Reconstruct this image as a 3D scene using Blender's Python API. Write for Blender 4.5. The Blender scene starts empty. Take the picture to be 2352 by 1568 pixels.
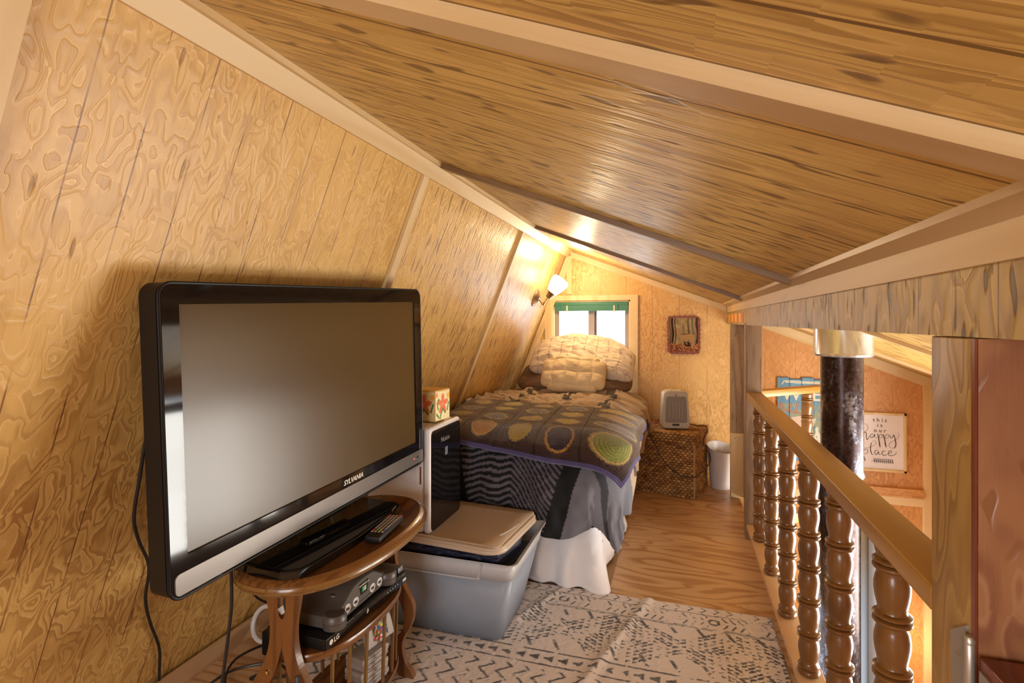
import bpy, bmesh, math, random
import numpy as np
from mathutils import Vector, Matrix
random.seed(7); np.random.seed(7)
SC = bpy.context.scene
COL = SC.collection
pi = math.pi

# ------------------------------------------------------------------ materials
class NT:
    def __init__(s, name):
        s.m = bpy.data.materials.new(name); s.m.use_nodes = True
        s.t = s.m.node_tree; s.t.nodes.clear()
        s.out = s.n('ShaderNodeOutputMaterial'); s.b = s.n('ShaderNodeBsdfPrincipled')
        s.t.links.new(s.b.outputs[0], s.out.inputs[0])
    def n(s, t, **kw):
        x = s.t.nodes.new(t)
        for k, v in kw.items(): setattr(x, k, v)
        return x
    def lk(s, a, b): s.t.links.new(a, b)
    def setin(s, sock, v):
        if hasattr(v, 'is_output') or isinstance(v, bpy.types.NodeSocket): s.lk(v, sock)
        else: sock.default_value = v
    def math(s, op, a, b=None, c=None, clamp=False):
        x = s.n('ShaderNodeMath', operation=op); x.use_clamp = clamp
        s.setin(x.inputs[0], a)
        if b is not None: s.setin(x.inputs[1], b)
        if c is not None: s.setin(x.inputs[2], c)
        return x.outputs[0]
    def vec(s, x=0., y=0., z=0.):
        c = s.n('ShaderNodeCombineXYZ')
        s.setin(c.inputs[0], x); s.setin(c.inputs[1], y); s.setin(c.inputs[2], z)
        return c.outputs[0]
    def noise(s, v, scale=1, detail=2, rough=.5, dist=0.):
        x = s.n('ShaderNodeTexNoise'); s.lk(v, x.inputs['Vector'])
        x.inputs['Scale'].default_value = scale; x.inputs['Detail'].default_value = detail
        x.inputs['Roughness'].default_value = rough; x.inputs['Distortion'].default_value = dist
        return x.outputs['Fac']
    def ramp(s, f, stops, interp='LINEAR'):
        x = s.n('ShaderNodeValToRGB'); s.lk(f, x.inputs[0]); cr = x.color_ramp; cr.interpolation = interp
        while len(cr.elements) > 1: cr.elements.remove(cr.elements[0])
        for i, (p, c) in enumerate(stops):
            if isinstance(c, (int, float)): c = (c, c, c)
            e = cr.elements[0] if i == 0 else cr.elements.new(p)
            e.position = p; e.color = (*c, 1)
        return x.outputs['Color']
    def mix(s, f, a, b, bt='MIX'):
        x = s.n('ShaderNodeMix', data_type='RGBA', blend_type=bt)
        s.setin(x.inputs[0], f)
        s.setin(x.inputs[6], a if not isinstance(a, tuple) else (*a, 1)); s.setin(x.inputs[7], b if not isinstance(b, tuple) else (*b, 1))
        return x.outputs[2]
    def bump(s, h, strength=.3, dist=.002):
        x = s.n('ShaderNodeBump'); s.lk(h, x.inputs['Height']); x.inputs['Strength'].default_value = strength
        x.inputs['Distance'].default_value = dist; s.lk(x.outputs[0], s.b.inputs['Normal'])
    def set(s, **kw):
        for k, v in kw.items():
            k = {'base':'Base Color','rough':'Roughness','metal':'Metallic','spec':'Specular IOR Level','coat':'Coat Weight',
                 'coatr':'Coat Roughness','trans':'Transmission Weight','alpha':'Alpha','sheen':'Sheen Weight','emis':'Emission Color',
                 'emit':'Emission Strength','sss':'Subsurface Weight','ior':'IOR'}.get(k, k)
            if isinstance(v, tuple) and len(v) == 3: v = (*v, 1)
            s.setin(s.b.inputs[k], v)
        return s

def ply(name, light, dark, pale, su=16, sv=7, K=5, seed=0., rough=.42, groove=.1083, jit=.006, gdark=(.16,.06,.02), dash=.3, du=50, dv=10, mod=None, knots=0., bump=.3, brick=.25, dth=.70, dfar=None, dx=.11, gw=.0015, gm=.36):
    N = NT(name); tc = N.n('ShaderNodeTexCoord'); sp = N.n('ShaderNodeSeparateXYZ'); N.lk(tc.outputs['UV'], sp.inputs[0])
    u, v = sp.outputs[0], sp.outputs[1]
    a = N.math('FLOOR', N.math('MULTIPLY', u, 24.)); 
    b = N.math('FLOOR', N.math('ADD', N.math('MULTIPLY', v, 15.), N.math('MULTIPLY', N.math('SINE', N.math('MULTIPLY', a, 12.9)), 3.)))
    w = N.n('ShaderNodeTexWhiteNoise', noise_dimensions='3D'); N.lk(N.vec(a, b, seed), w.inputs['Vector'])
    wn = w.outputs['Value']
    u2 = N.math('ADD', u, N.math('MULTIPLY', N.math('SUBTRACT', wn, .5), jit))
    f1 = N.noise(N.vec(N.math('MULTIPLY', u2, su), N.math('MULTIPLY', v, sv), seed), 1, 1.2, .5, .5)
    f2 = N.noise(N.vec(N.math('MULTIPLY', u, su*4), N.math('MULTIPLY', v, sv*3), seed+4), 1, 1)
    t = N.math('FRACT', N.math('MULTIPLY', N.math('ADD', f1, N.math('MULTIPLY', f2, .035)), K))
    r = N.ramp(t, [(0, 0.), (.35, .25), (.62, 1.), (.80, .95), (.90, .1)])
    pl = N.ramp(t, [(.86, 0.), (.92, 1.), (.98, 1.), (1., 0.)])
    big = N.noise(N.vec(N.math('MULTIPLY', u, 2.6), N.math('MULTIPLY', v, 2.2), seed + 5), 1, 2)
    fib = N.noise(N.vec(N.math('MULTIPLY', u, 420.), N.math('MULTIPLY', v, 16.), seed), 1, 2)
    amt = N.math('MULTIPLY', N.math('SUBTRACT', big, .22), 1.9, clamp=True)
    if mod: amt = N.math('MULTIPLY', amt, N.ramp(v, mod))
    fac = N.math('ADD', N.math('MULTIPLY', r, amt), N.math('MULTIPLY', N.math('SUBTRACT', fib, .5), .35), clamp=True)
    c = N.mix(fac, light, dark)
    c = N.mix(N.math('MULTIPLY', pl, .45), c, pale)
    c = N.mix(N.math('MULTIPLY', N.math('SUBTRACT', wn, .5), brick, clamp=True), c, dark)
    h = N.math('SUBTRACT', r, N.math('MULTIPLY', wn, brick*2))
    if groove:
        g = N.math('ABSOLUTE', N.math('SUBTRACT', N.math('FRACT', N.math('DIVIDE', u, groove)), .5))
        g = N.math('GREATER_THAN', g, .5 - gw / groove)
        mk = N.noise(N.vec(N.math('MULTIPLY', u, 11.), N.math('MULTIPLY', v, 5.), seed + 9), 1, 1)
        mk = N.math('MULTIPLY', N.math('SUBTRACT', mk, gm), 6., clamp=True)
        g = N.math('MULTIPLY', g, mk); c = N.mix(N.math('MULTIPLY', g, .85), c, gdark)
        h = N.math('SUBTRACT', h, N.math('MULTIPLY', g, 3.))
    if dash:
        d = N.noise(N.vec(N.math('MULTIPLY', u, float(du)), N.math('MULTIPLY', v, float(dv)), seed + 3), 1, 0, .5, .15)
        th_ = dth
        if dfar is not None: th_ = N.math('SUBTRACT', dth, N.math('MULTIPLY', N.math('MULTIPLY', N.math('SUBTRACT', u, dfar), 4., clamp=True), dx))
        d = N.math('MULTIPLY', N.math('SUBTRACT', d, th_), 14., clamp=True)
        c = N.mix(N.math('MULTIPLY', d, dash), c, gdark); h = N.math('SUBTRACT', h, N.math('MULTIPLY', d, 2.))
    if knots:
        vo = N.n('ShaderNodeTexVoronoi'); N.lk(N.vec(N.math('MULTIPLY', u, 4.0), N.math('MULTIPLY', v, 1.6), seed), vo.inputs['Vector'])
        k = N.math('MULTIPLY', N.math('SUBTRACT', .05, vo.outputs['Distance']), 40., clamp=True)
        c = N.mix(N.math('MULTIPLY', k, knots), c, (.1, .03, .01))
    N.set(base=c, rough=rough, spec=.45)
    N.bump(h, bump, .0015)
    return N.m

def wood(name, light, dark, su=9, sv=2.2, K=7, seed=0., rough=.42, spec=.45, groove=0, gdark=(.12,.05,.02), dash=0., dashv=12,
         blocky=0., fiber=.18, sharp=1., bump=.25, coat=0., line='dark', knots=0., wave=0.):
    N = NT(name); tc = N.n('ShaderNodeTexCoord'); sp = N.n('ShaderNodeSeparateXYZ'); N.lk(tc.outputs['UV'], sp.inputs[0])
    u, v = sp.outputs[0], sp.outputs[1]
    uu = u
    if blocky:
        a = N.math('FLOOR', N.math('MULTIPLY', v, 13.)); b = N.math('FLOOR', N.math('MULTIPLY', u, 22.))
        w = N.n('ShaderNodeTexWhiteNoise', noise_dimensions='3D'); N.lk(N.vec(a, b, seed), w.inputs['Vector'])
        uu = N.math('ADD', u, N.math('MULTIPLY', N.math('SUBTRACT', w.outputs['Value'], .5), blocky))
    if wave:
        wv = N.noise(N.vec(N.math('MULTIPLY', u, 20.), N.math('MULTIPLY', v, 14.), seed + 2), 1, 1)
        uu = N.math('ADD', uu, N.math('MULTIPLY', wv, wave))
    f1 = N.noise(N.vec(N.math('MULTIPLY', uu, su), N.math('MULTIPLY', v, sv), seed), 1, 1.5, .45, .25)
    t = N.math('FRACT', N.math('MULTIPLY', f1, K))
    r = N.ramp(t, [(0, 0.), (.45, .12), (.72, 1 * sharp), (.86, .9 * sharp), (.97, 0.)])
    fib = N.noise(N.vec(N.math('MULTIPLY', u, 320.), N.math('MULTIPLY', v, 14.), seed), 1, 2)
    big = N.noise(N.vec(N.math('MULTIPLY', u, 3.), N.math('MULTIPLY', v, 1.2), seed + 5), 1, 2)
    fac = N.math('ADD', N.math('MULTIPLY', r, .8), N.math('MULTIPLY', N.math('SUBTRACT', fib, .5), fiber * 4), clamp=True)
    fac = N.math('ADD', fac, N.math('MULTIPLY', N.math('SUBTRACT', big, .5), .7), clamp=True)
    c = N.mix(fac, light, dark)
    h = r
    if groove:
        g = N.math('ABSOLUTE', N.math('SUBTRACT', N.math('FRACT', N.math('DIVIDE', u, groove)), .5))
        g = N.math('GREATER_THAN', g, .5 - .0016 / groove)
        mk = N.noise(N.vec(N.math('MULTIPLY', u, 11.), N.math('MULTIPLY', v, 5.), seed + 9), 1, 1)
        mk = N.math('MULTIPLY', N.math('SUBTRACT', mk, .36), 6., clamp=True)
        g = N.math('MULTIPLY', g, mk)
        c = N.mix(N.math('MULTIPLY', g, .85), c, gdark)
        h = N.math('SUBTRACT', h, N.math('MULTIPLY', g, 3.))
    if dash:
        d = N.noise(N.vec(N.math('MULTIPLY', u, 55.), N.math('MULTIPLY', v, dashv), seed + 3), 1, 1, .5, .15)
        d = N.math('MULTIPLY', N.math('SUBTRACT', d, .66), 14., clamp=True)
        c = N.mix(N.math('MULTIPLY', d, dash), c, gdark)
        h = N.math('SUBTRACT', h, N.math('MULTIPLY', d, 2.))
    if knots:
        vo = N.n('ShaderNodeTexVoronoi'); N.lk(N.vec(N.math('MULTIPLY', u, 2.6), N.math('MULTIPLY', v, 1.6), seed), vo.inputs['Vector'])
        k = N.math('MULTIPLY', N.math('SUBTRACT', .045, vo.outputs['Distance']), 40., clamp=True)
        c = N.mix(N.math('MULTIPLY', k, knots), c, (.1, .03, .01))
    N.set(base=c, rough=rough, spec=spec)
    if coat: N.set(coat=coat, coatr=.12)
    if bump: N.bump(h, bump, .0015)
    return N.m

def plain(name, base, rough=.5, metal=0., bumpy=0., bscale=200., **kw):
    N = NT(name); N.set(base=base, rough=rough, metal=metal, **kw)
    tc = N.n('ShaderNodeTexCoord'); f = N.noise(tc.outputs['Object'], bscale if bumpy else 25., 2)
    if bumpy: N.bump(f, bumpy, .001)
    else:
        c = N.mix(N.math('MULTIPLY', f, .25), base, tuple(x * .8 for x in base)); N.set(base=c)
    return N.m

def colmat(name, rough=.8, bumpy=.2, bscale=300., sheen=0., spec=.3):
    N = NT(name); a = N.n('ShaderNodeAttribute'); a.attribute_name = 'Col'
    N.set(base=a.outputs['Color'], rough=rough, spec=spec, sheen=sheen)
    tc = N.n('ShaderNodeTexCoord'); N.bump(N.noise(tc.outputs['Object'], bscale, 2), bumpy, .002)
    return N.m

M = {}
M['wall'] = ply('left_plywood', (.67,.41,.125), (.33,.145,.032), (.80,.55,.25), su=23, sv=10, K=7, jit=.008, knots=.6, dash=.6, du=60, dv=10, dth=.79, dfar=1.75, dx=.185, mod=[(.0,1.),(.30,1.),(.80,.40),(1.,.40)], rough=.38, brick=.4)
M['ceil'] = ply('ceiling_plywood', (.66,.44,.135), (.34,.185,.04), (.74,.52,.20), su=26, sv=1.7, K=7, seed=3, jit=.006, dash=.80, du=55, dv=12, gdark=(.14,.065,.015), rough=.42, brick=.35, dth=.68, dfar=1.0, dx=.09, gw=.0024, gm=.22)
M['far'] = ply('far_plywood', (.70,.42,.14), (.52,.26,.07), (.78,.54,.24), su=24, sv=11, K=5, seed=7, groove=.203, jit=.008, dash=0, rough=.45, gdark=(.3,.13,.04))
M['far2'] = ply('lower_plywood', (.62,.31,.105), (.46,.195,.05), (.72,.42,.17), su=20, sv=9, K=5, seed=17, groove=.203, jit=.008, dash=0, rough=.45, gdark=(.3,.12,.04))
M['beam'] = ply('beam_plywood', (.56,.38,.105), (.30,.17,.04), (.72,.54,.24), su=16, sv=7, K=4, seed=11, jit=.006, dash=.9, du=60, dv=14, rough=.45, gdark=(.10,.05,.012), bump=.6, dth=.66)
M['floor'] = wood('floor_plywood', (.66,.42,.22), (.40,.19,.065), su=7, sv=1.3, K=9, seed=21, rough=.33, fiber=.1, knots=.8, spec=.5)
M['hardboard'] = plain('hardboard', (.36,.22,.10), .6, bumpy=.2, bscale=300)
M['trim'] = wood('pine_trim', (.72,.54,.29), (.62,.42,.19), su=8, sv=.8, K=3, seed=31, rough=.45, fiber=.06, bump=.05)
M['batten'] = wood('ceiling_batten', (.60,.43,.23), (.48,.31,.14), su=9, sv=.8, K=3, seed=33, rough=.35, fiber=.1, bump=.05)
M['batten_shaded'] = wood('shaded_batten', (.26,.15,.06), (.18,.09,.03), su=9, sv=.8, K=3, seed=35, rough=.4, fiber=.1, bump=.05)  # batten wood with the shade on the near faces put into its colour
M['post'] = ply('post_wood', (.44,.27,.075), (.25,.125,.028), (.52,.35,.12), su=17, sv=4.2, K=6, seed=41, groove=0, dash=0, jit=0., brick=0., rough=.4, knots=.5)
M['grey_post'] = wood('weathered_wood', (.30,.19,.11), (.16,.09,.05), su=10, sv=1.5, K=4, seed=43, rough=.6, fiber=.3)
M['weather'] = wood('weathered_board', (.50,.37,.24), (.30,.20,.12), su=12, sv=1.2, K=4, seed=45, rough=.6, fiber=.3, dash=.4)
M['rail'] = wood('rail_wood', (.42,.22,.045), (.31,.14,.024), su=7, sv=.8, K=3, seed=47, rough=.3, fiber=.12, bump=.06, spec=.5)
M['shoe'] = wood('shoe_board', (.62,.40,.22), (.50,.29,.14), su=7, sv=.8, K=3, seed=49, rough=.4, fiber=.1, bump=.06)
M['red_ply'] = ply('reddish_plywood', (.31,.14,.06), (.17,.058,.032), (.38,.20,.10), su=11, sv=6, K=4, seed=51, rough=.35, groove=0, dash=.5, dv=20, dth=.68, jit=.006)
M['gate'] = wood('gate_wood', (.22,.055,.022), (.12,.025,.012), su=8, sv=1, K=4, seed=53, rough=.3, fiber=.15)
M['oak'] = wood('oak_table', (.19,.075,.02), (.085,.03,.009), su=16, sv=1.4, K=4, seed=55, rough=.25, fiber=.3, bump=.1, coat=.3)
M['oak_edge'] = wood('oak_edge', (.21,.105,.028), (.12,.05,.014), su=14, sv=1.4, K=4, seed=57, rough=.25, fiber=.2, bump=.05, coat=.3)
M['baluster'] = wood('baluster_stain', (.19,.085,.022), (.095,.036,.010), su=5, sv=1.2, K=5, seed=59, rough=.30, fiber=.12, bump=.05, coat=.3)
M['black_gloss'] = plain('black_gloss', (.006,.005,.005), .06, spec=.6)
M['black'] = plain('black_plastic', (.007,.006,.006), .42, spec=.3)
M['screen'] = plain('screen_glass', (.085,.048,.012), .24, spec=.5, ior=1.5)
M['silver_bar'] = plain('silver_plastic', (.20,.17,.15), .3, metal=.6)
M['chrome'] = plain('chrome', (.66,.68,.74), .18, metal=.75)
M['brushed'] = plain('brushed_nickel', (.42,.36,.28), .3, metal=1.)
M['brass'] = plain('brass', (.55,.38,.16), .25, metal=1.)
M['hinge'] = plain('hinge_steel', (.46,.43,.38), .38, metal=.7)
M['white_text'] = plain('pale_print', (.75,.68,.55), .5)
M['dark_print'] = plain('dark_print', (.05,.03,.025), .6)
M['grey_con'] = plain('console_grey', (.085,.07,.058), .38, bumpy=.05)
M['grey_cart'] = plain('cartridge_grey', (.42,.38,.36), .5)
M['white_pl'] = plain('white_plastic', (.68,.63,.60), .35)
M['bone'] = plain('almond_plastic', (.70,.60,.46), .4)
M['appl'] = plain('appliance_white', (.66,.61,.60), .35)
M['lid'] = plain('lid_plastic', (.60,.46,.34), .35)
M['navy'] = plain('navy_cloth', (.008,.010,.035), .6, bumpy=.5, bscale=40)
M['sheet'] = plain('white_sheet', (.88,.86,.88), .8, bumpy=.6, bscale=14)
M['brown_cloth'] = plain('brown_cloth', (.16,.09,.05), .8, bumpy=.4, bscale=25)
M['cream'] = plain('cream_cloth', (.74,.60,.38), .8, bumpy=.25, bscale=30)
M['mattress'] = plain('mattress_ticking', (.66,.55,.45), .8, bumpy=.3, bscale=60)
M['green'] = plain('green_blind', (.05,.20,.12), .4)
M['mullion'] = plain('window_vinyl', (.34,.27,.24), .5)
M['rubber'] = plain('black_cable', (.012,.011,.012), .4)
M['heater'] = plain('heater_shell', (.58,.52,.42), .35)
M['grille'] = plain('heater_grille', (.27,.24,.21), .5, metal=.3, bumpy=.6, bscale=500)
M['paper'] = plain('white_print_paper', (.80,.76,.78), .6)
M['cherry'] = plain('cherry_border', (.26,.045,.006), .35, spec=.3)
M['galv'] = plain('galvanised_steel', (.22,.23,.25), .42, metal=.5)
M['red_led'] = NT('standby_light').set(base=(.8,.02,.03), emis=(1,.05,.08), emit=2.).m
M['ground'] = plain('outdoor_ground', (.8,.8,.8), .9)

# rug, comforter, picture materials use the colour attribute of their own woven pattern
M['rug'] = colmat('rug_pile', .95, .6, 500, sheen=.3)
M['cloth'] = colmat('printed_cloth', .75, .3, 60, sheen=.2)
M['crochet'] = colmat('crochet_yarn', .9, .5, 500, sheen=.4)
M['print'] = colmat('printed_picture', .55, 0.02, 300, spec=.2)
M['wicker'] = colmat('woven_wicker', .6, .4, 260)

# stove pipe: burnt, patchy steel
def pipe_mat():
    N = NT('burnt_pipe'); tc = N.n('ShaderNodeTexCoord'); mp = N.n('ShaderNodeMapping'); N.lk(tc.outputs['Object'], mp.inputs[0])
    mp.inputs['Scale'].default_value = (14, 14, 4)
    f = N.noise(mp.outputs[0], 1, 6, .65)
    g = N.noise(tc.outputs['Object'], 60, 4, .7)
    c = N.ramp(N.math('ADD', N.math('MULTIPLY', f, .7), N.math('MULTIPLY', g, .3)),
               [(.36, (.012,.008,.009)), (.46, (.05,.028,.024)), (.53, (.06,.05,.06)), (.61, (.30,.30,.36))])
    N.set(base=c, rough=N.math('ADD', .12, N.math('MULTIPLY', g, .35)), metal=.8)
    N.bump(g, .3, .002); return N.m
M['pipe'] = pipe_mat()
def tote_mat():
    N = NT('frosted_tote'); tc = N.n('ShaderNodeTexCoord')
    f = N.noise(tc.outputs['Object'], 12, 4)
    N.set(base=N.mix(f, (.30,.36,.46), (.42,.47,.55)), rough=.4, alpha=.80, spec=.5)
    N.bump(N.noise(tc.outputs['Object'], 40, 2), .05, .001)
    return N.m
M['tote'] = tote_mat()
M['tote_rim'] = NT('frosted_rim').set(base=(.62,.62,.64), rough=.35, alpha=.85).m
M['lamp_glass'] = NT('lit_lamp_glass').set(base=(1,.95,.85), rough=.4, emis=(1,.86,.62), emit=9.).m
M['glass'] = NT('window_glass').set(base=(1,1,1), rough=0., trans=1., ior=1.01, alpha=.15).m

# ------------------------------------------------------------------ geometry
class MB:
    def __init__(s): s.v = []; s.f = []; s.sm = []
    def add(s, vs, fs, smooth=False):
        o = len(s.v); s.v += [tuple(x) for x in vs]; s.f += [tuple(i + o for i in f) for f in fs]; s.sm += [smooth] * len(fs); return s
    def box(s, a, b, bev=0., mat=None):
        x0, x1 = sorted((a[0], b[0])); y0, y1 = sorted((a[1], b[1])); z0, z1 = sorted((a[2], b[2]))
        if bev: 
            bm = bmesh.new(); bmesh.ops.create_cube(bm, size=1)
            for q in bm.verts: q.co = Vector(((x0+x1)/2 + q.co.x*(x1-x0), (y0+y1)/2 + q.co.y*(y1-y0), (z0+z1)/2 + q.co.z*(z1-z0)))
            bmesh.ops.bevel(bm, geom=bm.edges[:], offset=min(bev, .49*min(x1-x0,y1-y0,z1-z0)), segments=3, profile=.5, affect='EDGES')
            bm.verts.index_update(); vs = [q.co.copy() for q in bm.verts]; fs = [[q.index for q in f.verts] for f in bm.faces]; bm.free()
            sm = True
        else:
            vs = [Vector(q) for q in [(x0,y0,z0),(x1,y0,z0),(x1,y1,z0),(x0,y1,z0),(x0,y0,z1),(x1,y0,z1),(x1,y1,z1),(x0,y1,z1)]]
            fs = [(0,3,2,1),(4,5,6,7),(0,1,5,4),(1,2,6,5),(2,3,7,6),(3,0,4,7)]; sm = False
        if mat: vs = [mat @ q for q in vs]
        return s.add(vs, fs, sm)
    def prism(s, poly, axis, a, b, mat=None, smooth=False):
        # poly in the other two axes: X->(y,z) Y->(x,z) Z->(x,y)
        def P(p, t): return {'X': (t, p[0], p[1]), 'Y': (p[0], t, p[1]), 'Z': (p[0], p[1], t)}[axis]
        n = len(poly); vs = [Vector(P(p, a)) for p in poly] + [Vector(P(p, b)) for p in poly]
        if mat: vs = [mat @ q for q in vs]
        fs = [(i, (i+1) % n, (i+1) % n + n, i + n) for i in range(n)]
        s.add(vs, fs, smooth); o = len(s.v) - 2*n
        s.f += [tuple(o + i for i in reversed(range(n))), tuple(o + n + i for i in range(n))]; s.sm += [False, False]
        return s
    def tube(s, pts, r, n=8, smooth_path=True, sub=6, cap=True, flat=None):
        pts = [Vector(p) for p in pts]; m = len(pts)
        rs = list(r) if hasattr(r, '__len__') else [r] * m
        if smooth_path and m > 2:
            q, qr = [], []
            for i in range(m - 1):
                p0, p1, p2, p3 = pts[max(i-1,0)], pts[i], pts[i+1], pts[min(i+2,m-1)]
                for k in range(sub):
                    t = k / sub
                    q.append(.5*((2*p1) + (-p0+p2)*t + (2*p0-5*p1+4*p2-p3)*t*t + (-p0+3*p1-3*p2+p3)*t**3)); qr.append(rs[i]*(1-t)+rs[i+1]*t)
            q.append(pts[-1]); qr.append(rs[-1]); pts, rs = q, qr
        m = len(pts); vs = []; prev = None
        for i in range(m):
            d = (pts[min(i+1,m-1)] - pts[max(i-1,0)]); d = d.normalized() if d.length > 1e-9 else Vector((0,0,1))
            if prev is None:
                a = Vector((0,0,1)) if abs(d.z) < .9 else Vector((1,0,0)); e = d.cross(a).normalized()
            else:
                e = prev - d*prev.dot(d); e = e.normalized() if e.length > 1e-6 else prev
            prev = e; g = d.cross(e)
            for k in range(n):
                an = 2*pi*k/n; off = (e*math.cos(an) + g*math.sin(an))*rs[i]
                if flat: off = Vector((off.x*flat[0], off.y*flat[1], off.z*flat[2]))
                vs.append(pts[i] + off)
        fs = [(i*n+k, i*n+(k+1)%n, (i+1)*n+(k+1)%n, (i+1)*n+k) for i in range(m-1) for k in range(n)]
        s.add(vs, fs, True); o = len(s.v) - m*n
        if cap: s.f += [tuple(o+k for k in reversed(range(n))), tuple(o+(m-1)*n+k for k in range(n))]; s.sm += [False, False]
        return s
    def lathe(s, prof, c=(0,0,0), n=24, mat=None, axis=None):
        # prof [(r,z)]
        R = Matrix.Identity(4)
        if axis is not None: R = Vector((0,0,1)).rotation_difference(Vector(axis)).to_matrix().to_4x4()
        T = Matrix.Translation(Vector(c)) @ R
        if mat: T = mat @ T
        vs = [T @ Vector((max(r,1e-5)*math.cos(2*pi*k/n), max(r,1e-5)*math.sin(2*pi*k/n), z)) for r, z in prof for k in range(n)]
        m = len(prof); fs = [(i*n+k, i*n+(k+1)%n, (i+1)*n+(k+1)%n, (i+1)*n+k) for i in range(m-1) for k in range(n)]
        s.add(vs, fs, True); o = len(s.v) - m*n
        if prof[0][0] > 1e-4: s.f.append(tuple(o+k for k in reversed(range(n)))); s.sm.append(False)
        if prof[-1][0] > 1e-4: s.f.append(tuple(o+(m-1)*n+k for k in range(n))); s.sm.append(False)
        return s
    def xform(s, mat): s.v = [tuple(mat @ Vector(p)) for p in s.v]; return s
    def build(s, name, mat, parent=None, base=None, grain=None, col=None):
        root = parent
        while root is not None and root.parent is not None: root = root.parent
        off = Vector(base) if base is not None else (Vector(root['_base']) if root is not None else Vector((0,0,0)))
        me = bpy.data.meshes.new(name)
        V = [tuple(Vector(p) - off) for p in s.v]
        me.from_pydata(V, [], s.f); me.validate(verbose=False)
        bm = bmesh.new(); bm.from_mesh(me); bmesh.ops.recalc_face_normals(bm, faces=bm.faces[:]); bm.to_mesh(me); bm.free()
        if len(me.polygons) == len(s.sm): me.polygons.foreach_set('use_smooth', s.sm)
        if any(s.sm): me.set_sharp_from_angle(angle=math.radians(42))
        uvm(me, off, grain)
        me.materials.append(mat)
        o = bpy.data.objects.new(name, me); COL.objects.link(o)
        if parent is not None: o.parent = parent
        elif base is not None: o.location = base; o['_base'] = list(base)
        else: o['_base'] = [0,0,0]
        return o

def uvm(me, off, grain):
    g = Vector(grain or (0,0,1)).normalized()
    uvl = me.uv_layers.new(name='UVMap'); L = len(me.loops); co = np.empty(len(me.vertices)*3); me.vertices.foreach_get('co', co)
    co = co.reshape(-1,3) + np.array(off); vi = np.empty(L, int); me.loops.foreach_get('vertex_index', vi)
    uv = np.zeros((L,2)); alt = Vector((1,0,0)) if abs(g.x) < .8 else Vector((0,1,0))
    for p in me.polygons:
        n = p.normal; gg = g if abs(n.dot(g)) < .9 else alt
        a = n.cross(gg)
        if a.length < 1e-6: a = Vector((1,0,0))
        a.normalize(); 
        # keep sign stable
        m = max(range(3), key=lambda i: abs(a[i]));  a = a if a[m] > 0 else -a
        P = co[vi[p.loop_start:p.loop_start+p.loop_total]]
        uv[p.loop_start:p.loop_start+p.loop_total, 0] = P @ np.array(a); uv[p.loop_start:p.loop_start+p.loop_total, 1] = P @ np.array(gg)
    uvl.data.foreach_set('uv', uv.ravel())

def grid(name, P, C, mat, parent=None, base=None, smooth=True, thick=0.):
    ny, nx = P.shape[:2]; root = parent
    while root is not None and root.parent is not None: root = root.parent
    off = np.array(base if base is not None else (list(root['_base']) if root is not None else (0,0,0)))
    me = bpy.data.meshes.new(name)
    idx = np.arange(nx*ny).reshape(ny, nx)
    q = np.stack([idx[:-1,:-1], idx[:-1,1:], idx[1:,1:], idx[1:,:-1]], -1).reshape(-1,4)
    me.vertices.add(nx*ny); me.vertices.foreach_set('co', (P - off).reshape(-1).astype(np.float32))
    me.loops.add(q.size); me.loops.foreach_set('vertex_index', q.reshape(-1).astype(np.int32))
    me.polygons.add(len(q)); me.polygons.foreach_set('loop_start', (np.arange(len(q))*4).astype(np.int32)); 
    me.update(calc_edges=True); me.validate()
    if smooth: me.polygons.foreach_set('use_smooth', np.ones(len(me.polygons), bool))
    if C is not None:
        a = me.color_attributes.new('Col', 'FLOAT_COLOR', 'POINT')
        a.data.foreach_set('color', np.concatenate([C, np.ones((ny,nx,1))], -1).reshape(-1).astype(np.float32))
    me.materials.append(mat)
    o = bpy.data.objects.new(name, me); COL.objects.link(o)
    if parent is not None: o.parent = parent
    else: o.location = tuple(off); o['_base'] = list(map(float, off))
    if thick:
        md = o.modifiers.new('thickness', 'SOLIDIFY'); md.thickness = thick; md.offset = -1
    return o

def thing(name, label, cat, base=(0,0,0), group=None):
    o = bpy.data.objects.new(name, None); COL.objects.link(o); o.empty_display_size = .05
    o.location = base; o['_base'] = list(map(float, base)); o['label'] = label; o['category'] = cat
    if group: o['group'] = group
    return o
def tag(o, label, cat, group=None, kind=None):
    o['label'] = label; o['category'] = cat
    if group: o['group'] = group
    if kind: o['kind'] = kind
    return o
def struct(name, mb, mat, grain=None, parent=None):
    o = mb.build(name, mat, parent, grain=grain)
    if parent is None: o['kind'] = 'structure'
    return o
def text(name, s, mat, parent, size, origin, right, up, extrude=.0006, shear=0., align='LEFT', bold=0.):
    c = bpy.data.curves.new(name, 'FONT'); c.body = s; c.size = size; c.extrude = extrude; c.shear = shear; c.align_x = align; c.offset = bold
    c.resolution_u = 3
    tmp = bpy.data.objects.new(name, c); COL.objects.link(tmp)
    dg = bpy.context.evaluated_depsgraph_get(); me = bpy.data.meshes.new_from_object(tmp.evaluated_get(dg))
    bpy.data.objects.remove(tmp); bpy.data.curves.remove(c)
    R = Vector(right).normalized(); U = Vector(up).normalized(); N_ = R.cross(U)
    root = parent
    while root.parent is not None: root = root.parent
    T = Matrix(((R.x,U.x,N_.x,origin[0]-root['_base'][0]),(R.y,U.y,N_.y,origin[1]-root['_base'][1]),(R.z,U.z,N_.z,origin[2]-root['_base'][2]),(0,0,0,1)))
    me.transform(T); me.materials.clear(); me.materials.append(mat); me.name = name
    o = bpy.data.objects.new(name, me); COL.objects.link(o); o.parent = parent; return o

def lin(c): c = np.asarray(c, float); return np.where(c <= .04045, c/12.92, ((c+.055)/1.055)**2.4)
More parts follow.
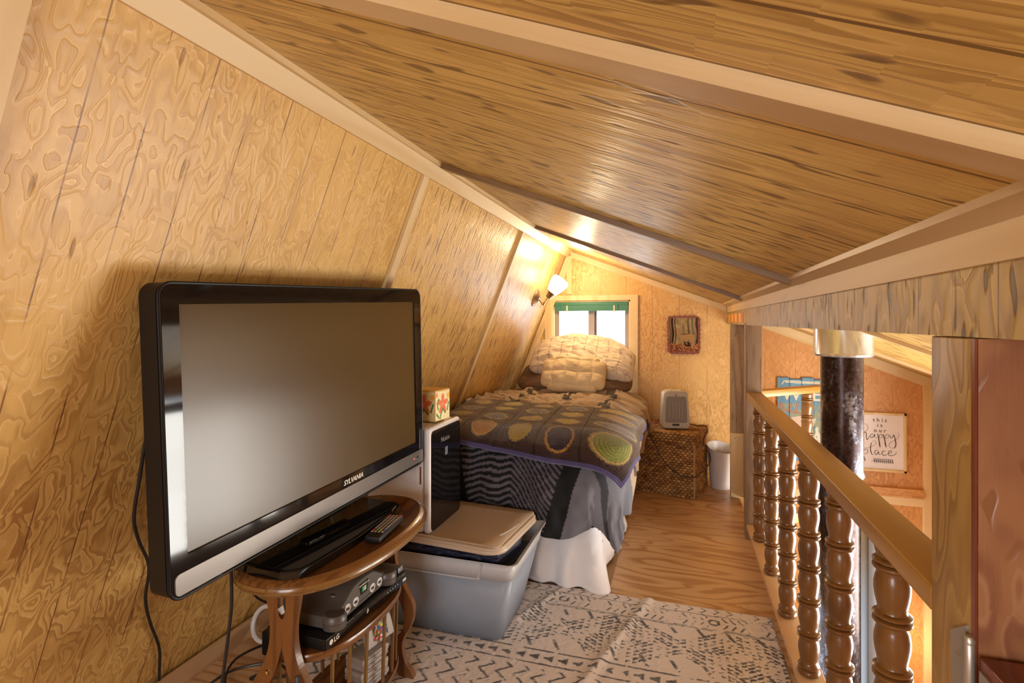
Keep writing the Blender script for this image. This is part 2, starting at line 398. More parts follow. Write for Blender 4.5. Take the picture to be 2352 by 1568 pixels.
# smooth value noise on arrays
def vnoise(x, y, seed=0):
    rs = np.random.RandomState(seed); T = rs.rand(256, 256)
    xi = np.floor(x).astype(int); yi = np.floor(y).astype(int); fx = x - xi; fy = y - yi
    fx = fx*fx*(3-2*fx); fy = fy*fy*(3-2*fy)
    g = lambda a, b: T[a % 256, b % 256]
    return (g(xi,yi)*(1-fx)+g(xi+1,yi)*fx)*(1-fy) + (g(xi,yi+1)*(1-fx)+g(xi+1,yi+1)*fx)*fy
def fbm(x, y, seed=0, o=3):
    r = 0; a = .5; 
    for k in range(o): r = r + a*(vnoise(x, y, seed+k)-.5); x = x*2.03; y = y*2.03; a *= .5
    return r

CZ = 1.2
def wx(z): return -1.590 + .4007*z          # inner face of the steep left wall
def cz(x): return 1.457 - .39*x             # underside of the sloping ceiling
YF = 4.36; XR = 1.66
WD = Vector((.372,0,.928)); CD = Vector((1,0,-.39)).normalized()

# ------------------------------------------------------------------ shell
t = .05; YB = -1.7
struct('wall_left', MB().prism([(wx(-.02),-.02),(wx(1.80),1.80),(wx(1.80)-.06,1.86),(wx(-.02)-.08,-.02)], 'Y', YB, YF+.1), M['wall'], WD)
struct('ceiling', MB().prism([(-.93,cz(-.93)),(XR+.1,cz(XR+.1)),(XR+.1,cz(XR+.1)+.06),(-.93,cz(-.93)+.06)], 'Y', YB, YF+.1), M['ceil'], CD)
# far wall with a window opening
w0, w1, wz0, wz1 = -1.008, -.372, .58, 1.372
fw = MB()
fw.prism([(wx(0)-.02,0),(w0,0),(w0,cz(w0)),(wx(1.5),1.5)], 'Y', YF, YF+.06) if False else None
fw.prism([(-1.62,-.02),(w0,-.02),(w0,wx and 1.46),( -1.02,1.46)], 'Y', YF, YF+.08)
fw.prism([(w0,-.02),(w1,-.02),(w1,wz0),(w0,wz0)], 'Y', YF, YF+.08)
fw.prism([(-1.02,1.40),(w0,wz1),(w1,wz1),(w1,cz(w1)+.02),(-.86,cz(-.86)+.02)], 'Y', YF, YF+.08)
fw.prism([(w1,-.02),(.42,-.02),(.42,cz(.42)+.02),(w1,cz(w1)+.02)], 'Y', YF, YF+.08)
struct('wall_far', fw, M['far'], (0,0,1))
fw2 = MB().prism([(.42,-2.4),(XR+.06,-2.4),(XR+.06,cz(XR+.06)+.02),(.42,cz(.42)+.02)], 'Y', YF, YF+.08)
struct('wall_far_lower', fw2, M['far2'], (0,0,1))
# right wall of the open space below, with a daylight window opening
rw = MB()
for (a, b, c, d) in [(YB,1.9,-2.4,cz(XR)), (3.5,YF+.08,-2.4,cz(XR)), (1.9,3.5,-2.4,-.62), (1.9,3.5,.66,cz(XR))]:
    rw.box((XR,a,c),(XR+.06,b,d))
struct('wall_right', rw, M['far2'], (0,0,1))
bw = MB()
for (a, b, c, d) in [(-1.7,-.95,-2.4,2.0),(.35,XR+.06,-2.4,2.0),(-.95,.35,-2.4,.55),(-.95,.35,1.62,2.0)]:
    bw.box((a,YB-.06,c),(b,YB,d))
struct('wall_back', bw, M['far'], (0,0,1))
struct('floor', MB().box((-1.66,YB,-.02),(.392,YF+.05,0)), M['floor'], (1,0,0))
struct('floor_lower', MB().box((-1.7,YB,-2.45),(XR+.06,YF+.08,-2.4)), M['floor'], (1,0,0))
struct('wall_loft_edge', MB().box((.375,YB,-.24),(.43,3.29,-.0205)).box((.375,3.29,-.24),(.43,YF,-.0205)), M['trim'], (0,1,0))
struct('trim_1', MB().box((-1.5,2.36,0.0),(-.302,YF,.004)).box((-.302,2.36,0),(-.298,YF,.0045)), M['hardboard'], (0,1,0))
# knee trim boards
mb = MB()
mb.prism([(wx(1.797)+.002,1.797),(wx(1.735),1.735),(wx(1.735)+.016,1.729),(wx(1.797)+.030,1.779)], 'Y', YB, YF-.001)
struct('trim_2', mb, M['trim'], (0,1,0))
mb = MB().prism([(-.868,cz(-.868)),(-.828,cz(-.828)),(-.832,cz(-.832)-.014),(-.862,cz(-.862)-.020)], 'Y', YB, YF-.001)
struct('trim_3', mb, M['trim'], (0,1,0))
# wall battens
k = 4
for y0, y1 in [(.495,.54),(1.76,1.80),(3.05,3.09)]:
    mb = MB().prism([(wx(0),0),(wx(1.735),1.735),(wx(1.735)+.013,1.730),(wx(0)+.013,-.0)], 'Y', y0, y1)
    struct('trim_%d' % k, mb, M['trim'] if y0 < 3 else M['trim'], WD); k += 1
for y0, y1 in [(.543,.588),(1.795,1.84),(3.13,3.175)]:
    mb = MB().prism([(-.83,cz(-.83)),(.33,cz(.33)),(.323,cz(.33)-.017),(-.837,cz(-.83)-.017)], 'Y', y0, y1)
    struct('trim_%d' % k, mb, M['batten'] if y0 < 1 else M['batten_shaded'], CD); k += 1
# far wall edge trims
def fartrim(poly, th=.016, grain=(0,0,1)):
    global k
    struct('trim_%d' % k, MB().prism(poly, 'Y', YF-th, YF), M['trim'], grain); k += 1
fartrim([(wx(.0)+.01,0),(wx(1.74)+.005,1.74),(wx(1.74)+.062,1.74),(wx(0)+.062,0)], grain=WD)
fartrim([(-.86,cz(-.86)-.015),(.34,cz(.34)-.002),(.34,cz(.34)-.052),(-.84,cz(-.84)-.060)], .014, CD)
fartrim([(-.885,1.425),(-.845,1.425),(-.845,cz(-.845)-.06),(-.885,1.70)], .012)
fartrim([(.43,cz(.43)-.002),(1.645,cz(1.645)-.002),(1.645,cz(1.645)-.075),(.43,cz(.43)-.075)], .016, CD)
fartrim([(1.60,-2.4),(XR,-2.4),(XR,cz(XR)-.07),(1.60,cz(1.6)-.07)], .018)
fartrim([(.43,-.075),(1.60,-.075),(1.60,-.015),(.43,-.015)], .014, (1,0,0))
struct('trim_%d' % k, MB().box((.43,YF-.03,-.015),(1.60,YF,.045)), M['far2'], (1,0,0)); k += 1
# right-side ceiling battens over the open space
for y0 in (1.3, 2.55, 3.75):
    mb = MB().prism([(.43,cz(.43)),(XR,cz(XR)),(XR-.006,cz(XR)-.015),(.424,cz(.43)-.015)], 'Y', y0, y0+.04)
    struct('trim_%d' % k, mb, M['batten'], CD); k += 1
# baseboard along the left wall
struct('baseboard_left', MB().prism([(wx(0)+.014,0),(wx(0)+.030,0),(wx(.085)+.030,.085),(wx(.085)+.014,.085)], 'Y', YB, 4.3), M['shoe'], (0,1,0))

# beam : ceiling trim, face board, plywood
mb = MB().prism([(.312,cz(.312)),(.312,cz(.312)-.011),(.350,cz(.350)-.011),(.352,cz(.352))], 'Y', YB, YF)
struct('trim_%d' % k, mb, M['batten'], (0,1,0)); k += 1
# header: a slow curve along its lower edge
mb = MB()
nb = 24
ys = np.linspace(YB, YF-.002, nb)
struct('trim_%d' % k, MB().box((.345,YB,1.268),(.365,YF-.001,cz(.345)+.01)), M['trim'], (0,1,0)); k += 1
struct('trim_%d' % k, MB().box((.352,YB,1.180),(.425,YF-.001,1.268)), M['beam'], (0,0,1)); k += 1
# sunlight stripes at far end of beam, put in as colour
st = thing('sunlight_stripes', 'sunlight painted as small yellow and orange stripes at the far end of the beam', 'light_patch', (.351,4.1,1.2))
ys_ = plain('yellow_stripe', (.9,.55,.12), .5); os_ = plain('orange_stripe', (.75,.22,.02), .5)
for i in range(8):
    y = 3.32 + i*.12
    MB().box((.3495,y,1.197),(.352,y+.12,1.25)).build('stripe', ys_ if i % 2 else os_, st)

# ------------------------------------------------------------------ window
wn = MB()
ty = YF-.018
wn.box((-1.068,ty,1.372),(-.312,YF,1.412)); wn.box((-1.068,ty,.52),(w0,YF,1.372)); wn.box((w1,ty,.52),(-.312,YF,1.372)); wn.box((w0,ty,.52),(w1,YF,.58))
wf = struct('window_1', wn, M['trim'], (0,0,1))
jm = MB(); jy = YF+.10
jm.box((w0-.01,YF,wz0),(w0+.012,jy,wz1)).box((w1-.012,YF,wz0),(w1+.01,jy,wz1)).box((w0,YF,wz0-.01),(w1,jy,wz0+.012)).box((w0,YF,wz1-.012),(w1,jy,wz1+.01))
jm.build('window_jamb', M['trim'], wf)
fr = MB(); a0, a1, b0, b1 = w0+.012, w1-.012, wz0+.012, wz1-.012
fr.box((a0,jy-.05,b0),(a0+.035,jy-.01,b1)).box((a1-.035,jy-.05,b0),(a1,jy-.01,b1)).box((a0,jy-.05,b0),(a1,jy-.01,b0+.035)).box((a0,jy-.05,b1-.035),(a1,jy-.01,b1))
xm = -.68
fr.box((xm-.035,jy-.055,b0),(xm+.012,jy-.015,b1)).box((xm+.012,jy-.03,b0),(xm+.03,jy-.005,b1))
fr.build('window_frame', M['mullion'], wf)
MB().box((a0+.03,jy-.03,b0+.03),(a1-.03,jy-.027,b1-.03)).build('window_pane', M['glass'], wf)
MB().box((xm-.02,jy-.066,.98),(xm+.0,jy-.055,1.02), .003).build('window_latch', M['bone'], wf)
bl = thing('window_blind', 'green slatted blind pulled up to the top of the window', 'blind', (-.69,YF-.0,1.36))
MB().box((w0+.014,YF+.002,1.329),(w1-.016,YF+.03,1.360), .004).build('head_rail', M['green'], bl)
mb = MB()
for i in range(7): mb.box((w0+.024,YF+.004-.0015*(i%2),1.286+i*.0062),(w1-.02,YF+.03,1.2925+i*.0062))
mb.build('stacked_slats', M['green'], bl)
for x in (-.94,-.47):
    MB().tube([(x,YF-.002,1.34),(x,YF-.003,1.2),(x+.002,YF-.003,.93)], .0013, 5).build('pull_cord', M['green'], bl)
for x in (-.885,-.50):
    MB().box((x-.006,YF-.002,1.275),(x+.006,YF+.004,1.33)).build('lift_clip', M['bone'], bl)
# outside ground and pale slope beyond
gx, gy = np.meshgrid(np.linspace(-14, 8, 60), np.linspace(6, 26, 60))
gz = -1.6 + (gy-6)*.22 + fbm(gx*1.5, gy*1.5, 3)*.4
g = grid('snowy_slope', np.stack([gx,gy,gz],-1), None, M['ground']); tag(g, 'bright pale hillside outside the far window', 'ground', kind='stuff')

# ------------------------------------------------------------------ posts
def post(name, label, boxes, mat, base):
    mb = MB()
    for a, b in boxes: mb.box(a, b, .003)
    o = mb.build(name, mat, None, base=base, grain=(0,0,1)); return tag(o, label, 'post')
post('wooden_post', 'large golden wooden post nearest the camera, rail ends against it', [((.353,.820,0.),(.445,.934,1.179))], M['post'], (.4,.876,0))
post('wooden_post', 'dark greyish post where the railing meets the angled railing', [((.350,3.20,0),(.433,3.29,1.19))], M['grey_post'], (.39,3.24,0))
s1 = post('board', 'weathered grey board standing behind the dark post', [((.335,3.95,.437),(.42,3.99,1.19))], M['weather'], (.37,3.97,.437)); s1['category'] = 'board'
s2 = post('board', 'short fresh pine board below the weathered board', [((.335,3.93,.0),(.418,3.99,.437))], M['trim'], (.37,3.96,0)); s2['category'] = 'board'
for x, z in ((.362,.405),(.388,.408),(.358,.04),(.39,.05)):
    MB().lathe([(.004,0),(.003,.002)], (x,3.931,z), 8, axis=(0,-1,0)).build('screw_head', M['chrome'], s2)
s3 = post('board', 'thin pale edge strip beside the dark post', [((.42,3.28,-.0),(.432,4.0,1.19))], M['trim'], (.425,3.6,0)); s3['category'] = 'board'

# ------------------------------------------------------------------ railing
r = MB().box((.353,.935,.775),(.43,3.20,.812), .003)
o = r.build('handrail', M['rail'], None, base=(.39,2.0,.775), grain=(0,1,0)); tag(o, 'long flat honey coloured handrail running away from the camera', 'handrail')
r = MB().box((.353,.936,.066),(.435,3.198,.085), .002).box((.385,.936,0),(.43,3.198,.066))
o = r.build('base_rail', M['shoe'], None, base=(.39,2.0,0), grain=(0,1,0)); tag(o, 'flat pale board under the balusters along the loft edge', 'board')
prof = []
H = .69; nseg = 6; z = 0
unit = (H - .03)/nseg
prof += [(.024,0),(.031,.004),(.033,.011),(.030,.018),(.026,.020),(.030,.024),(.031,.030),(.027,.036)]
for i in range(nseg):
    z0 = .036 + i*unit*(H-.036-.03)/(H-.03); L = unit*(H-.036-.03)/(H-.03)
    prof += [(.0240,z0+.05*L),(.0258,z0+.14*L),(.0288,z0+.28*L),(.0305,z0+.42*L),(.0302,z0+.54*L),(.0275,z0+.67*L),(.0250,z0+.745*L),(.0255,z0+.765*L),
             (.0300,z0+.785*L),(.0332,z0+.825*L),(.0328,z0+.86*L),(.0285,z0+.885*L),(.0235,z0+.895*L),(.0285,z0+.905*L),(.0325,z0+.93*L),(.0330,z0+.965*L),(.0300,z0+.99*L),(.0255,z0+1.01*L)]
prof = [p for p in prof if p[1] < H-.012] + [(.030,H-.010),(.024,H)]
p2 = [prof[0]]
for p in prof[1:]:
    if p[1] > p2[-1][1]: p2.append(p)
bal0 = MB().lathe(p2, (0,0,0), 32).build('baluster', M['baluster'], None, base=(0,0,0), grain=(0,0,1))
names = ['turned baluster nearest the big golden post','second turned baluster from the big golden post','third turned baluster, in front of the stove pipe edge',
         'fourth turned baluster from the big golden post','turned baluster second from the dark post','turned baluster nearest the dark post under the long handrail']
ypos = [1.204,1.56,1.90,2.253,2.606,2.98]
for i, (y, nm) in enumerate(zip(ypos, names)):
    b = bal0 if i == 0 else bal0.copy()
    if i: COL.objects.link(b)
    b.location = (.392, y, .085); tag(b, nm, 'baluster', 'balusters of the loft railing'); b.rotation_euler.z = i*1.1
dirv = Vector((.743,.669,0)); A = Vector((.43,3.31,0)); ang = math.atan2(dirv.y, dirv.x)
T2 = Matrix.Translation(A) @ Matrix.Rotation(ang, 4, 'Z')
o = MB().box((-.03,-.038,.775),(.80,.038,.812), .003, T2).build('handrail', M['rail'], None, base=tuple(A+Vector((0,0,.775))), grain=tuple(dirv)); tag(o, 'short handrail angled off behind the dark post toward the pipe', 'handrail')
o = MB().box((-.03,-.038,.03),(.80,.038,.085), .003, T2).build('base_rail', M['rail'], None, base=tuple(A+Vector((0,0,.03))), grain=tuple(dirv)); tag(o, 'base rail of the angled railing behind the dark post', 'board')
for i, (tt, nm) in enumerate([(.404,'turned baluster of the angled railing, in front of the blue deer sign'),(.76,'turned baluster of the angled railing behind the stove pipe')]):
    b = bal0.copy(); COL.objects.link(b); p = A + dirv*tt; b.location = (p.x, p.y, .085); tag(b, nm, 'baluster', 'balusters of the angled railing')

# gate with hinge, red plywood partition
o = MB().box((.362,.845,-.3),(1.64,.885,cz(1.64)-.0), 0).prism([(.445,.80),(1.64,.80),(1.64,cz(1.64)),(.445,cz(.445))],'Y',.845,.885)
o = MB().prism([(.447,-.3),(1.655,-.3),(1.655,cz(1.655)-.002),(.447,cz(.447)-.002)],'Y',.812,.84).box((.356,.8105,.0),(.447,.8165,1.178)).build('wall_stair', M['red_ply'], None, grain=(0,0,1)); o['kind'] = 'structure'
struct('trim_%d' % k, MB().box((.3525,.8112,0),(.3555,.8195,1.178)), M['gate']); k += 1  # dark strip painting the shaded gap between post and panel
gt = thing('stair_gate', 'dark reddish gate hinged to the big golden post', 'gate', (.4,.5,0))
MB().box((.352,.10,.0),(.47,.800,.788), .003).build('gate_body', M['gate'], gt, grain=(0,1,0))
hg = thing('hinge', 'grey steel butt hinge low on the big golden post', 'hinge', (.35,.81,.6))
hl = MB().prism([(.826,.60),(.862,.60),(.866,.785),(.826,.812)], 'X', .3495, .3528).build('hinge_leaf', M['hinge'], hg)
h2 = MB().prism([(.60,.60),(.792,.60),(.792,.775),(.70,.774)], 'X', .3485, .3518).build('hinge_leaf', M['hinge'], hg)
pn = MB()
for za, zb in ((.60,.665),(.666,.735),(.736,.798)): pn.lathe([(.0055,za),(.0062,za+.001),(.0062,zb-.001),(.0055,zb)], (.3455,.809,0), 16)
pn.lathe([(.0062,.798),(.0066,.803),(.004,.807)], (.3455,.809,0), 16)
pn.build('hinge_pin', M['hinge'], hg)
for y, z in ((.848,.765),(.842,.715),(.848,.665)): MB().lathe([(.004,0),(.003,.0012)], (.3495,y,z), 10, axis=(-1,0,0)).build('screw', M['brushed'], hl)
for y, z in ((.770,.72),(.752,.68)): MB().lathe([(.004,0),(.003,.0012)], (.3485,y,z), 10, axis=(-1,0,0)).build('screw', M['brushed'], h2)

# ------------------------------------------------------------------ stove pipe
px, py = .728, 2.86
pt = thing('stove_pipe', 'burnt steel stove pipe rising through the opening', 'stove pipe', (px,py,-2.39))
MB().lathe([(.086,-2.39),(.086,-1.35),(.084,-1.34)], (px-.02,py,0), 40).build('lower_pipe', M['galv'], pt)
MB().lathe([(.090,-1.36),(.092,-1.35),(.090,-1.33),(.0875,-.0),(.0875,.49)], (px-.012,py,0), 40).build('middle_pipe', M['pipe'], pt)
MB().lathe([(.091,.48),(.093,.49),(.091,.50),(.0875,.51),(.0875,1.05)], (px,py,0), 40).build('upper_pipe', M['pipe'], pt)
MB().lathe([(.094,1.035),(.122,1.040),(.125,1.048),(.122,1.055),(.121,cz(px)+.02)], (px+.005,py,0), 48).build('ceiling_collar', M['chrome'], pt)
hs = MB().box((px+.10,py-.03,-2.39),(px+.135,py+.20,.33), .002).build('heat_shield', M['galv'], None, base=(px+.12,py+.08,-2.39)); tag(hs, 'flat grey metal strip standing just behind the stove pipe', 'metal strip')
wb = MB().box((px+.136,py-.02,-.45),(px+.146,py+.02,-.17), .002).build('white_bracket', M['white_pl'], None, base=(px+.14,py,-.45)); tag(wb, 'small white bracket strip on the grey metal strip', 'bracket')
hp = MB().tube([(.87,3.6,-.75),(1.1,3.4,-.83),(1.35,3.2,-.92),(1.655,2.95,-1.02)], .014, 12).build('stair_handrail', M['brushed'], None, base=(.87,3.6,-.75)); tag(hp, 'thin dark metal pipe slanting across the lower wall', 'pipe')

# ------------------------------------------------------------------ signs
def canvas(x0, x1, z0, z1, res):
    nx = int((x1-x0)/res)+1; nz = int((z1-z0)/res)+1
    X, Z = np.meshgrid(np.linspace(x0,x1,nx), np.linspace(z0,z1,nz)); return X, Z, np.zeros(X.shape+(3,))
def inpoly(X, Z, poly):
    r = np.zeros(X.shape, bool); n = len(poly)
    for i in range(n):
        (xa,za),(xb,zb) = poly[i], poly[(i+1)%n]
        c = ((za > Z) != (zb > Z)) & (X < (xb-xa)*(Z-za)/((zb-za) if zb != za else 1e-9)+xa); r ^= c
    return r
def segd(X, Z, a, b):
    dx, dz = b[0]-a[0], b[1]-a[1]; L = dx*dx+dz*dz+1e-12
    t = np.clip(((X-a[0])*dx+(Z-a[1])*dz)/L, 0, 1); return np.hypot(X-a[0]-t*dx, Z-a[1]-t*dz)
def stroke(C, X, Z, pts, w, col):
    for a, b in zip(pts[:-1], pts[1:]): C[segd(X,Z,a,b) < w] = col

# deer plaque: scalloped glossy board with a deer photograph, x -.091..-.156, z .947..1.244
pq = thing('deer_plaque', 'small cherry red plaque with a deer picture on the far wall', 'plaque', (.033,YF,.947))
cx, cz_, hw, hh = .033, 1.096, .122, .148
out = []
N_ = 160
for i in range(N_):
    th = 2*pi*i/N_; c, s_ = math.cos(th), math.sin(th); n = 9
    rr = (abs(c/hw)**n + abs(s_/hh)**n)**(-1/n); sc = .0028*math.sin(th*26)
    out.append((cx+(rr+sc)*c, cz_+(rr+sc)*s_))
inn = [(cx+(x-cx)*.955, cz_+(z-cz_)*.962) for x, z in out]
b = MB().prism(out, 'Y', YF-.014, YF-.001); b.prism(inn, 'Y', YF-.018, YF-.013); b.build('plaque_board', M['cherry'], pq)
X, Z, C = canvas(-.074,.138,.965,1.227,.0014)
C[:] = lin((.72,.62,.44)); nz = fbm(X*60, Z*25, 4)
C *= (1+1.3*nz)[...,None]
U = (X+.074)/.212; V = (Z-.965)/.262
for u0, u1, c in [(.0,.06,(.5,.42,.25)),(.09,.15,(.22,.08,.05)),(.2,.235,(.35,.22,.13)),(.66,.69,(.35,.25,.15)),(.80,.83,(.45,.33,.2)),(.93,1.01,(.3,.2,.12)),(.06,.09,(.6,.5,.3))]:
    m = (U+.02*np.sin(V*9) > u0) & (U+.02*np.sin(V*9) < u1) & (V > .2); C[m] = lin(c)*(1+.8*nz[m])[...,None]
m = V < .24 + .03*np.sin(U*20); lf = fbm(X*220, Z*260, 8); C[m] = np.where((lf[m] > 0)[...,None], lin((.88,.58,.34)), lin((.42,.17,.08)))
C[(V<.3)&(V>.16)&(U>.52)&(U<.8)&(fbm(X*80,Z*80,5)>-.05)] = lin((.2,.08,.05))
def PQ(*p): return [(-.074+.212*a, .965+.262*b_) for a, b_ in p]
tan = lin((.80,.62,.38))
body = PQ((.36,.52),(.42,.50),(.50,.52),(.80,.53),(.87,.49),(.90,.40),(.86,.30),(.84,.16),(.80,.10),(.77,.10),(.80,.18),(.79,.28),(.72,.36),(.55,.35),(.50,.34),(.49,.20),(.52,.10),(.49,.09),(.46,.14),(.45,.30),(.40,.36),(.33,.44),(.28,.56),(.26,.62),(.24,.66),(.28,.70),(.33,.69),(.38,.64),(.37,.58))
C[inpoly(X,Z,body)] = tan
C[inpoly(X,Z,PQ((.74,.36),(.80,.34),(.82,.20),(.76,.12),(.74,.12),(.77,.22)))] = tan*.9
for pl in [PQ((.30,.70),(.26,.76),(.28,.80)),PQ((.30,.70),(.36,.74),(.34,.80)),PQ((.27,.75),(.22,.79)),PQ((.36,.74),(.42,.76))]: stroke(C,X,Z,pl,.0018,lin((.95,.85,.6)))
stroke(C,X,Z,PQ((.42,.53),(.50,.51),(.62,.53),(.68,.56),(.68,.60),(.62,.65)),.002,lin((.22,.09,.05)))
grid('deer_picture', np.stack([X,np.full_like(X,YF-.0195),Z],-1), C*.62, M['print'], pq, thick=.001)

# blue slatted sign with two deer
ds = thing('deer_sign', 'blue plank sign with two deer on the far wall behind the pipe', 'sign', (.93,YF,.19))
tops = [.792,.780,.794,.781,.793,.780]; bots = [.20,.186,.20,.188,.20,.187]
X, Z, C = canvas(.69,1.17,.186,.796,.003)
C[:] = lin((.42,.58,.70)); C *= (1+.35*fbm(X*90, Z*8, 2))[...,None]
cre = lin((.90,.86,.72)); brn = lin((.55,.40,.28)); grn = lin((.56,.60,.52))
C[(Z<.60)&(Z>.24)&(X>.72)&(fbm(X*25,Z*30,6)>-.06)] = grn
C[(Z<.50)&(Z>.24)&(fbm(X*40,Z*12,9)>.08)] = lin((.80,.82,.78))
for a, b_ in [((.735,.765),(1.13,.757)),((.735,.765),(.72,.74)),((.745,.755),(1.12,.748))]: C[segd(X,Z,a,b_)<.003] = cre
C[(np.abs(Z-.22)<.003)|(np.abs(Z-.212)<.0015)] = cre
def deer(cxx, sgn):
    P = lambda *p: [(cxx+sgn*a, b_) for a, b_ in p]
    for pl in [P((.0,.50),(-.05,.535),(-.12,.545),(-.15,.56),(-.17,.60)), P((-.12,.545),(-.10,.60)), P((-.07,.54),(-.055,.61)), P((-.16,.57),(-.19,.595)), P((.005,.50),(.0,.56))]:
        stroke(C,X,Z,pl,.007,lin((.50,.36,.32))); stroke(C,X,Z,pl,.004,lin((.70,.55,.48)))
    C[inpoly(X,Z,P((-.10,.50),(-.03,.515),(.01,.50),(.03,.44),(.03,.41),(.0,.40),(-.03,.43),(-.06,.46),(-.10,.47)))] = lin((.80,.72,.66))
    C[inpoly(X,Z,P((-.02,.42),(.03,.42),(.03,.22),(-.12,.22),(-.06,.34)))] = brn*1.3
    C[np.hypot(X-(cxx+sgn*.018),Z-.418)<.008] = lin((.1,.08,.08)); C[np.hypot(X-(cxx-sgn*.03),Z-.475)<.005] = lin((.1,.08,.08))
deer(.88, 1); deer(1.01, -1)
e = ((X-1.03)/.055)**2+((Z-.587)/.024)**2; C[e<1] = lin((.55,.45,.3)); C[e<.85] = lin((.88,.80,.58))
for i in range(1,6): C[np.abs(X-(.69+i*.08))<.0022] *= .35
m = np.zeros(X.shape,bool)
for i in range(6):
    q = (X>=.69+i*.08-1e-6)&(X<=.69+(i+1)*.08+1e-6)
sx = [.69+i*.08 for i in range(7)]
mb = MB()
for i in range(6): mb.box((sx[i]+.0006,YF-.014,bots[i]),(sx[i+1]-.0006,YF-.001,tops[i]), .0015)
mb.build('sign_planks', plain('sign_blue', (.16,.28,.42), .6), ds)
Zc = Z.copy()
for i in range(6):
    q = (X>=sx[i]-1e-6)&(X<=sx[i+1]+1e-6); Zc[q] = np.clip(Z[q], bots[i]+.002, tops[i]-.003)
grid('painted_picture', np.stack([X,np.full_like(X,YF-.0155),Zc],-1), C, M['print'], ds, thick=.001)
for s_, x in (('WEE',.717),('UM',.99)):
    text('lettering', s_, M['white_text'], ds, .128, (x,YF-.0165,.628), (1,0,0), (0,0,1), .0006, bold=.0012)
text('small_lettering', 'HERE', M['dark_print'], ds, .032, (.99,YF-.0165,.577), (1,0,0), (0,0,1), .0005)

# framed lettering print
hs = thing('framed_print', 'white print reading this is our happy place in a pale frame', 'framed print', (1.35,YF,.155))
x0, x1, z0, z1 = 1.200,1.500,.150,.563
fr = MB(); fwid = .017
fr.box((x0,YF-.022,z0),(x1,YF-.001,z0+fwid),.002).box((x0,YF-.022,z1-fwid),(x1,YF-.001,z1),.002).box((x0,YF-.022,z0),(x0+fwid,YF-.001,z1),.002).box((x1-fwid,YF-.022,z0),(x1,YF-.001,z1),.002)
fr.build('picture_frame', M['trim'], hs, grain=(0,0,1))
MB().box((x0+.01,YF-.010,z0+.01),(x1-.01,YF-.006,z1-.01)).build('print_sheet', M['paper'], hs)
def cm(c): return (1.22+(c[0]-1322)/5.88*.00298, YF-.0115, 1.2-((840+c[1]/5.88)-738)/1230*3.76)
for s_, cyy in (('t h i s',752),('i s',822),('o u r',892)):
    p = cm((1562,cyy)); tx = text('typed_line', s_, M['dark_print'], hs, .038, (p[0],p[1],p[2]), (1,0,0), (0,0,1), .0004, align='CENTER')
def script(strokes, name):
    mb = MB()
    for pts, w in strokes:
        n = len(pts); ws = [w*(.45+.55*abs(math.sin(pi*(i+.5)/n)))*.0011 for i in range(n)]
        mb.tube([cm(p) for p in pts], ws, 6, True, 5, flat=(1,.25,1))
    mb.build(name, M['dark_print'], hs)
script([([(1330,905),(1345,960),(1362,978)],3.2),([(1330,905),(1332,850),(1365,795),(1405,800),(1420,845),(1390,895),(1345,940)],1),
 ([(1348,940),(1378,900),(1398,915),(1400,975),(1412,1002),(1440,950)],2.2),
 ([(1500,925),(1468,922),(1448,950),(1465,972),(1492,945),(1502,925),(1500,962),(1522,962)],1.9),
 ([(1535,915),(1552,1000),(1566,1095)],3),([(1566,1095),(1552,1040),(1556,940),(1585,920),(1592,950),(1562,972)],1.4),
 ([(1603,918),(1622,1000),(1638,1090)],3),([(1638,1090),(1622,1040),(1628,940),(1660,918),(1666,950),(1638,975)],1.4),
 ([(1680,918),(1690,958),(1715,945),(1728,915)],2),([(1728,915),(1748,1000),(1750,1060),(1730,1098)],3.2),([(1730,1098),(1685,1090),(1672,1045),(1715,1005),(1770,965),(1788,905),(1770,885)],1)], 'happy_lettering')
script([([(1345,1040),(1342,1085),(1385,1118),(1450,1100),(1505,1060),(1518,1025),(1488,1010),(1462,1040)],.9),([(1462,1040),(1450,1110),(1460,1180),(1478,1203)],2.8),
 ([(1352,1130),(1360,1200),(1388,1292)],3.2),([(1362,1170),(1385,1135),(1418,1145),(1412,1180),(1378,1200)],1.6),
 ([(1545,1140),(1512,1142),(1500,1178),(1522,1196),(1548,1155),(1550,1190),(1580,1185)],1.9),
 ([(1628,1150),(1600,1142),(1588,1178),(1612,1204),(1648,1185)],2.1),([(1655,1175),(1700,1158),(1692,1132),(1668,1148),(1662,1185),(1695,1200),(1748,1175),(1755,1145)],1.9)], 'place_lettering')
lv = [([(1455,1300),(1500,1275),(1600,1285),(1722,1282)],1.1)]
for i in range(10): x = 1490+i*24; lv += [([(x,1278+i*.6),(x+6,1262),(x-4,1246)],2.4),([(x,1282),(x+12,1292),(x+8,1306)],2.4)]
script(lv, 'leaf_sprig')

# ------------------------------------------------------------------ bed
bed = thing('bed', 'narrow bed with white skirt under the far window', 'bed', (-.78,3.37,0))
MB().box((-1.25,2.40,.28),(-.33,4.34,.635), .05).build('mattress', M['mattress'], bed)
MB().box((-1.24,2.42,.10),(-.345,4.34,.28), .01).build('bed_frame', M['black'], bed)
